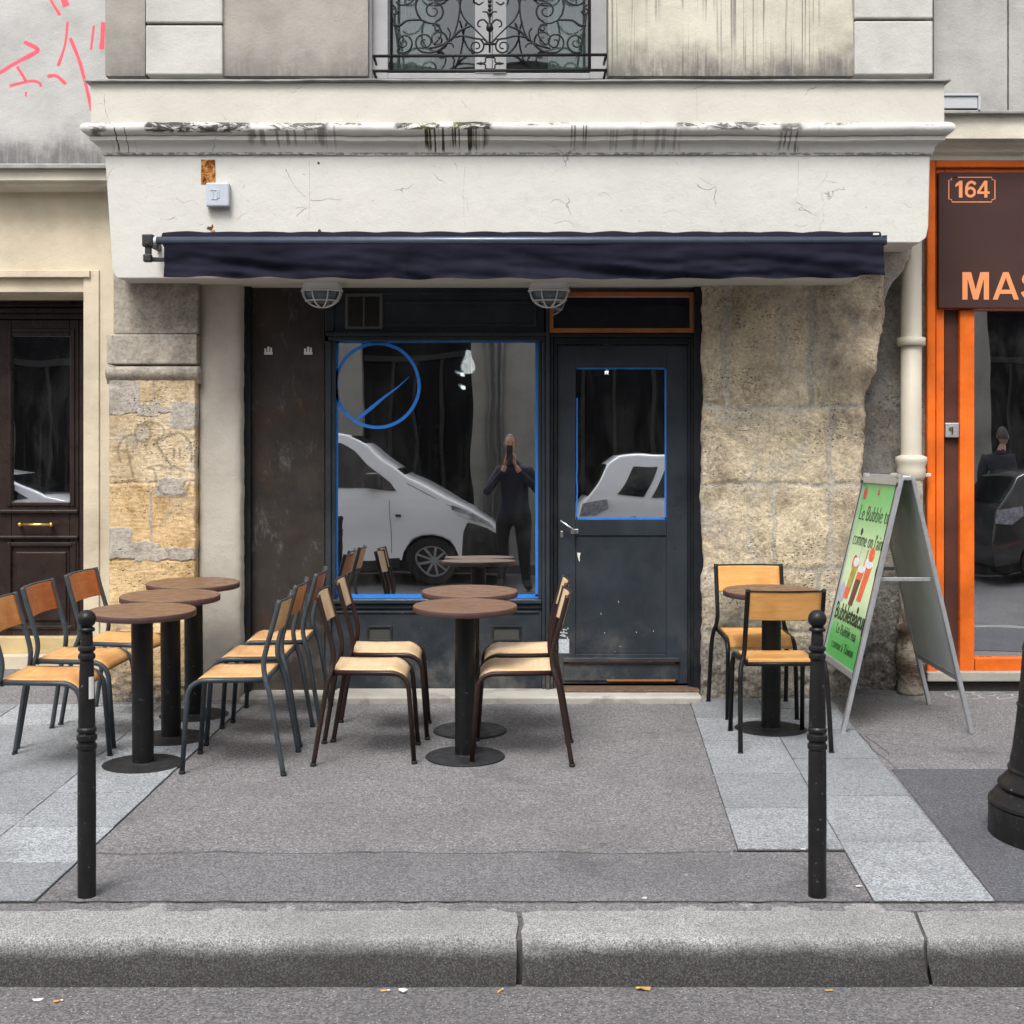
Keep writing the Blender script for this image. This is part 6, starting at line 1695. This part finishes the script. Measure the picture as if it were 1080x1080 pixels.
vehicle('car', 'white hatchback whose tail is reflected in the shop door glass', 'car', (5.22, yv_, ROAD), hp, *hargs).scale = (1.10, 1.0, 1.13)
vehicle('car', 'white hatchback whose headlight is reflected in the brown entrance door', 'car', (-5.45, yv_, ROAD), hp, *hargs)

# people
def person(label, loc, J, phone=False, hs=1.0):
    """J: joints of a standing figure relative to loc, facing +y"""
    me = bpy.data.meshes.new('person'); bm = bmesh.new()
    names = list(J['pts']); V = {k: bm.verts.new(J['pts'][k][:3]) for k in names}
    for a, c in J['edges']: bm.edges.new((V[a], V[c]))
    bm.verts.index_update(); idx = {k: V[k].index for k in names}
    bm.to_mesh(me); bm.free()
    o = bpy.data.objects.new('person', me); C.objects.link(o)
    sk = o.modifiers.new('Skin', 'SKIN')
    ob_data = me.skin_vertices[0].data if me.skin_vertices else None
    if ob_data is None:
        bpy.context.view_layer.objects.active = o
    for k in names:
        r = J['pts'][k][3]; sv = me.skin_vertices[0].data[idx[k]]; sv.radius = r if isinstance(r, tuple) else (r, r); sv.use_root = (k == 'pelvis')
    o.modifiers.new('Sub', 'SUBSURF').levels = 2; o.modifiers['Sub'].render_levels = 2
    bpy.context.view_layer.update()
    m2 = bpy.data.meshes.new_from_object(o.evaluated_get(bpy.context.evaluated_depsgraph_get()))
    bpy.data.objects.remove(o)
    b = MB(); t = bmesh.new(); t.from_mesh(m2); b._take(t, True)
    hx, hy, hz = J['head']
    # head with face
    t = bmesh.new(); bmesh.ops.create_uvsphere(t, u_segments=24, v_segments=18, radius=1)
    for v in t.verts:
        x, y, z = v.co
        w = .076*(1 - .22*max(0, -z)) ; dp_ = .098
        yy = y*dp_ + (.012*max(0, -z) if y > 0 else 0)
        v.co = Vector((hx+x*w, hy+yy, hz+z*.122))
    b._take(t, True)
    b.loft([[(hx-.012, hy+.094, hz-.02), (hx, hy+.122, hz-.028), (hx+.012, hy+.094, hz-.02)], [(hx-.006, hy+.094, hz+.02), (hx, hy+.10, hz+.024), (hx+.006, hy+.094, hz+.02)]], smooth=True)
    for s in (-1, 1):
        t = bmesh.new(); bmesh.ops.create_uvsphere(t, u_segments=10, v_segments=8, radius=1)
        for v in t.verts: v.co = Vector((hx+s*.078+v.co.x*.012, hy-.005+v.co.y*.022, hz-.005+v.co.z*.034))
        b._take(t, True)
    for s, hand in ((-1, J['hand_l']), (1, J['hand_r'])):
        c = Vector(hand['c']); up = Vector(hand['dir']).normalized(); sd = Vector(hand['side']).normalized(); cu = Vector(hand['curl']).normalized()
        t = bmesh.new(); bmesh.ops.create_uvsphere(t, u_segments=10, v_segments=8, radius=1)
        for v in t.verts: v.co = c + up*v.co.z*.050 + sd*v.co.x*.040 + cu*v.co.y*.016
        b._take(t, True)
        for k, L in enumerate((.072, .082, .076, .060)):
            p0 = c + up*.036 + sd*(-.028+.0187*k)
            b.tube(smooth_pts([p0-up*.01, p0+up*L*.45+cu*.004, p0+up*L*.75+cu*.024, p0+up*L*.80+cu*.046], 3), lambda q: .0092*(1-.3*q), 8)
        p0 = c - sd*.034 - up*.01
        b.tube(smooth_pts([p0, p0-sd*.022+up*.022+cu*.006, p0-sd*.022+up*.052+cu*.018], 3), lambda q: .0105*(1-.3*q), 8)
    for f in b.bm.faces:
        c = f.calc_center_median()
        isskin = c.z > J['neck_z'] or any((c - Vector(J[h]['c'])).length < .125 for h in ('hand_l', 'hand_r'))
        f.material_index = 1 if isskin else (3 if c.z < .085 else (2 if c.z < J['waist'] else 0))
    p = b.build('person', [MT['jumper'], MT['skin'], MT['trousers'], MT['shoe']], None, R(70))
    p.location = loc; tag(p, label, 'person')
    t = bmesh.new(); bmesh.ops.create_uvsphere(t, u_segments=24, v_segments=16, radius=1)
    for v in list(t.verts):
        x, y, z = v.co; v.co = Vector((hx+x*.082, hy-.010+y*.104, hz+.008+z*.125))
    bmesh.ops.delete(t, geom=[v for v in t.verts if (v.co.y-hy) > .055 - max(0, (v.co.z-hz-.06))*.9 + .0 and v.co.z < hz+.085 or v.co.z < hz-.055], context='VERTS')
    b = MB(); b._take(t, True); b.build('hair', MT['hair'], p)
    b = MB()
    for s in (-1, 1):
        t = bmesh.new(); bmesh.ops.create_uvsphere(t, u_segments=8, v_segments=6, radius=.011)
        for v in t.verts: v.co += Vector((hx+s*.031, hy+.086, hz+.008))
        b._take(t, True)
    b.box(hx-.022, hx+.022, hy+.086, hy+.0955, hz-.062, hz-.056, .002); b.build('face_features', MT['hair'], p)
    if phone:
        b = MB(); b.box(-.04, .04, -.004, .004, -.078, .078, .0035, 3)
        b.m(1).tube([(0, .0042, .0), (0, .0055, .0)], .007, 12)
        ph = b.build('phone', [MT['trim'], MT['car_glass']]); ph.location = (0, -D-.013, ZC-.0); tag(ph, 'black mobile phone held up by the person reflected in the shop window', 'phone')
    return p
zr = ROAD
def rel(x, y, z, loc): return (x-loc[0], y-loc[1], z-loc[2])
loc = (.05, -8.46, zr)
P = {'pelvis': (0, -.01, .98, (.165, .115)), 'belly': (0, .0, 1.10, (.165, .12)), 'spine': (0, .0, 1.22, (.17, .12)), 'chest': (0, -.01, 1.38, (.185, .12)), 'collar': (0, -.02, 1.52, (.11, .085)), 'neck': (-.02, .0, 1.60, (.058, .058)), 'nape': (-.03, .02, 1.68, (.055, .055)),
     'sh_l': (-.20, -.01, 1.46, .088), 'el_l': (-.32, .12, 1.22, .064), 'wr_l': (-.12, .255, 1.505, .035), 'ha_l': (-.105, .268, 1.55, .03),
     'sh_r': (.20, -.01, 1.46, .088), 'el_r': (.32, .12, 1.20, .064), 'wr_r': (.055, .255, 1.495, .035), 'ha_r': (.035, .268, 1.54, .03),
     'hip_l': (-.105, 0, .90, .105), 'kn_l': (-.125, .02, .50, .072), 'an_l': (-.135, -.03, .10, .052), 'to_l': (-.16, .19, .05, .05),
     'hip_r': (.105, 0, .90, .105), 'kn_r': (.125, .02, .50, .072), 'an_r': (.135, -.03, .10, .052), 'to_r': (.16, .19, .05, .05)}
E = [('pelvis', 'belly'), ('belly', 'spine'), ('spine', 'chest'), ('chest', 'collar'), ('collar', 'neck'), ('neck', 'nape'), ('chest', 'sh_l'), ('sh_l', 'el_l'), ('el_l', 'wr_l'), ('wr_l', 'ha_l'), ('chest', 'sh_r'), ('sh_r', 'el_r'), ('el_r', 'wr_r'), ('wr_r', 'ha_r'),
     ('pelvis', 'hip_l'), ('hip_l', 'kn_l'), ('kn_l', 'an_l'), ('an_l', 'to_l'), ('pelvis', 'hip_r'), ('hip_r', 'kn_r'), ('kn_r', 'an_r'), ('an_r', 'to_r')]
J = dict(pts=P, edges=E, head=(-.035, .045, 1.765), neck_z=1.60, waist=1.0,
         hand_l=dict(c=(-.105, .285, 1.585), dir=(.35, .05, 1), side=(-.3, .9, 0), curl=(1, .1, 0)),
         hand_r=dict(c=(.02, .285, 1.57), dir=(-.2, .05, 1), side=(.3, .9, 0), curl=(-1, .1, 0)))
person('photographer in navy jumper and black trousers holding up a phone, reflected in shop window', loc, J, phone=True)
P2 = dict(P)
P2.update({'el_l': (-.27, -.02, 1.18, .052), 'wr_l': (-.28, .05, .93, .034), 'ha_l': (-.28, .065, .88, .03), 'el_r': (.27, -.02, 1.18, .052), 'wr_r': (.28, .05, .93, .034), 'ha_r': (.28, .065, .88, .03), 'kn_l': (-.12, .09, .50, .072), 'an_r': (.13, -.12, .10, .05), 'to_r': (.14, .04, .045, .045)})
J2 = dict(J); J2['pts'] = P2
J2['hand_l'] = dict(c=(-.28, .07, .85), dir=(0, .15, -1), side=(0, 1, 0), curl=(1, 0, 0)); J2['hand_r'] = dict(c=(.28, .07, .85), dir=(0, .15, -1), side=(0, 1, 0), curl=(-1, 0, 0))
person('dark clothed passer-by reflected in the orange framed shop window', (6.95, -10.95, -.085), J2).rotation_euler.z = PI + .5
vehicle('car', 'dark grey hatchback across the street, dimly reflected in the orange framed window', 'car', (10.1, yv_, ROAD), hp, *(hargs[:5]+(MT['carblack'],)+hargs[6:]))

# ================================================================== LIGHT, SKY, CAMERA
sc_ = bpy.context.scene
w = bpy.data.worlds.new('World'); sc_.world = w; w.use_nodes = True
nt = w.node_tree; bg = nt.nodes['Background']
sky = nt.nodes.new('ShaderNodeTexSky'); sky.sky_type = 'NISHITA'; sky.sun_disc = False
SUN_EL, SUN_AZ = R(56), R(197)
sky.sun_elevation = SUN_EL; sky.sun_rotation = SUN_AZ; sky.air_density = 1.0; sky.dust_density = 4.0; sky.ozone_density = 1.0
hs = nt.nodes.new('ShaderNodeHueSaturation'); hs.inputs['Saturation'].default_value = .25
nt.links.new(sky.outputs[0], hs.inputs['Color']); nt.links.new(hs.outputs[0], bg.inputs['Color']); bg.inputs['Strength'].default_value = .15
L = bpy.data.lights.new('Sun', 'SUN'); L.energy = 1.5; L.angle = R(20); L.color = (1, .97, .94)
so = bpy.data.objects.new('Sun', L); C.objects.link(so)
# sun_rotation is measured from +y clockwise seen from above
sd = Vector((math.sin(SUN_AZ)*math.cos(SUN_EL), math.cos(SUN_AZ)*math.cos(SUN_EL), math.sin(SUN_EL)))
so.rotation_euler = sd.to_track_quat('Z', 'Y').to_euler()
cam = bpy.data.cameras.new('Camera'); co_ = bpy.data.objects.new('Camera', cam); C.objects.link(co_)
co_.location = (0, -D, ZC); co_.rotation_euler = (PI/2, 0, 0)
cam.sensor_width = 36; cam.sensor_fit = 'HORIZONTAL'; cam.lens = F_/1080*36
cam.shift_x = (540-CX)/1080; cam.shift_y = -(540-CY)/1080
cam.clip_start = .02; cam.clip_end = 500
sc_.camera = co_
sc_.render.resolution_x = sc_.render.resolution_y = 1024
sc_.view_settings.view_transform = 'Standard'; sc_.view_settings.look = 'None'; sc_.view_settings.gamma = 1; sc_.view_settings.use_curve_mapping = False
sc_.view_settings.exposure = 0.9
sc_.render.engine = 'CYCLES'
sc_.cycles.use_denoising = True
sc_.cycles.max_bounces = 10; sc_.cycles.transparent_max_bounces = 12
try: sc_.cycles.denoiser = 'OPENIMAGEDENOISE'
except Exception: pass
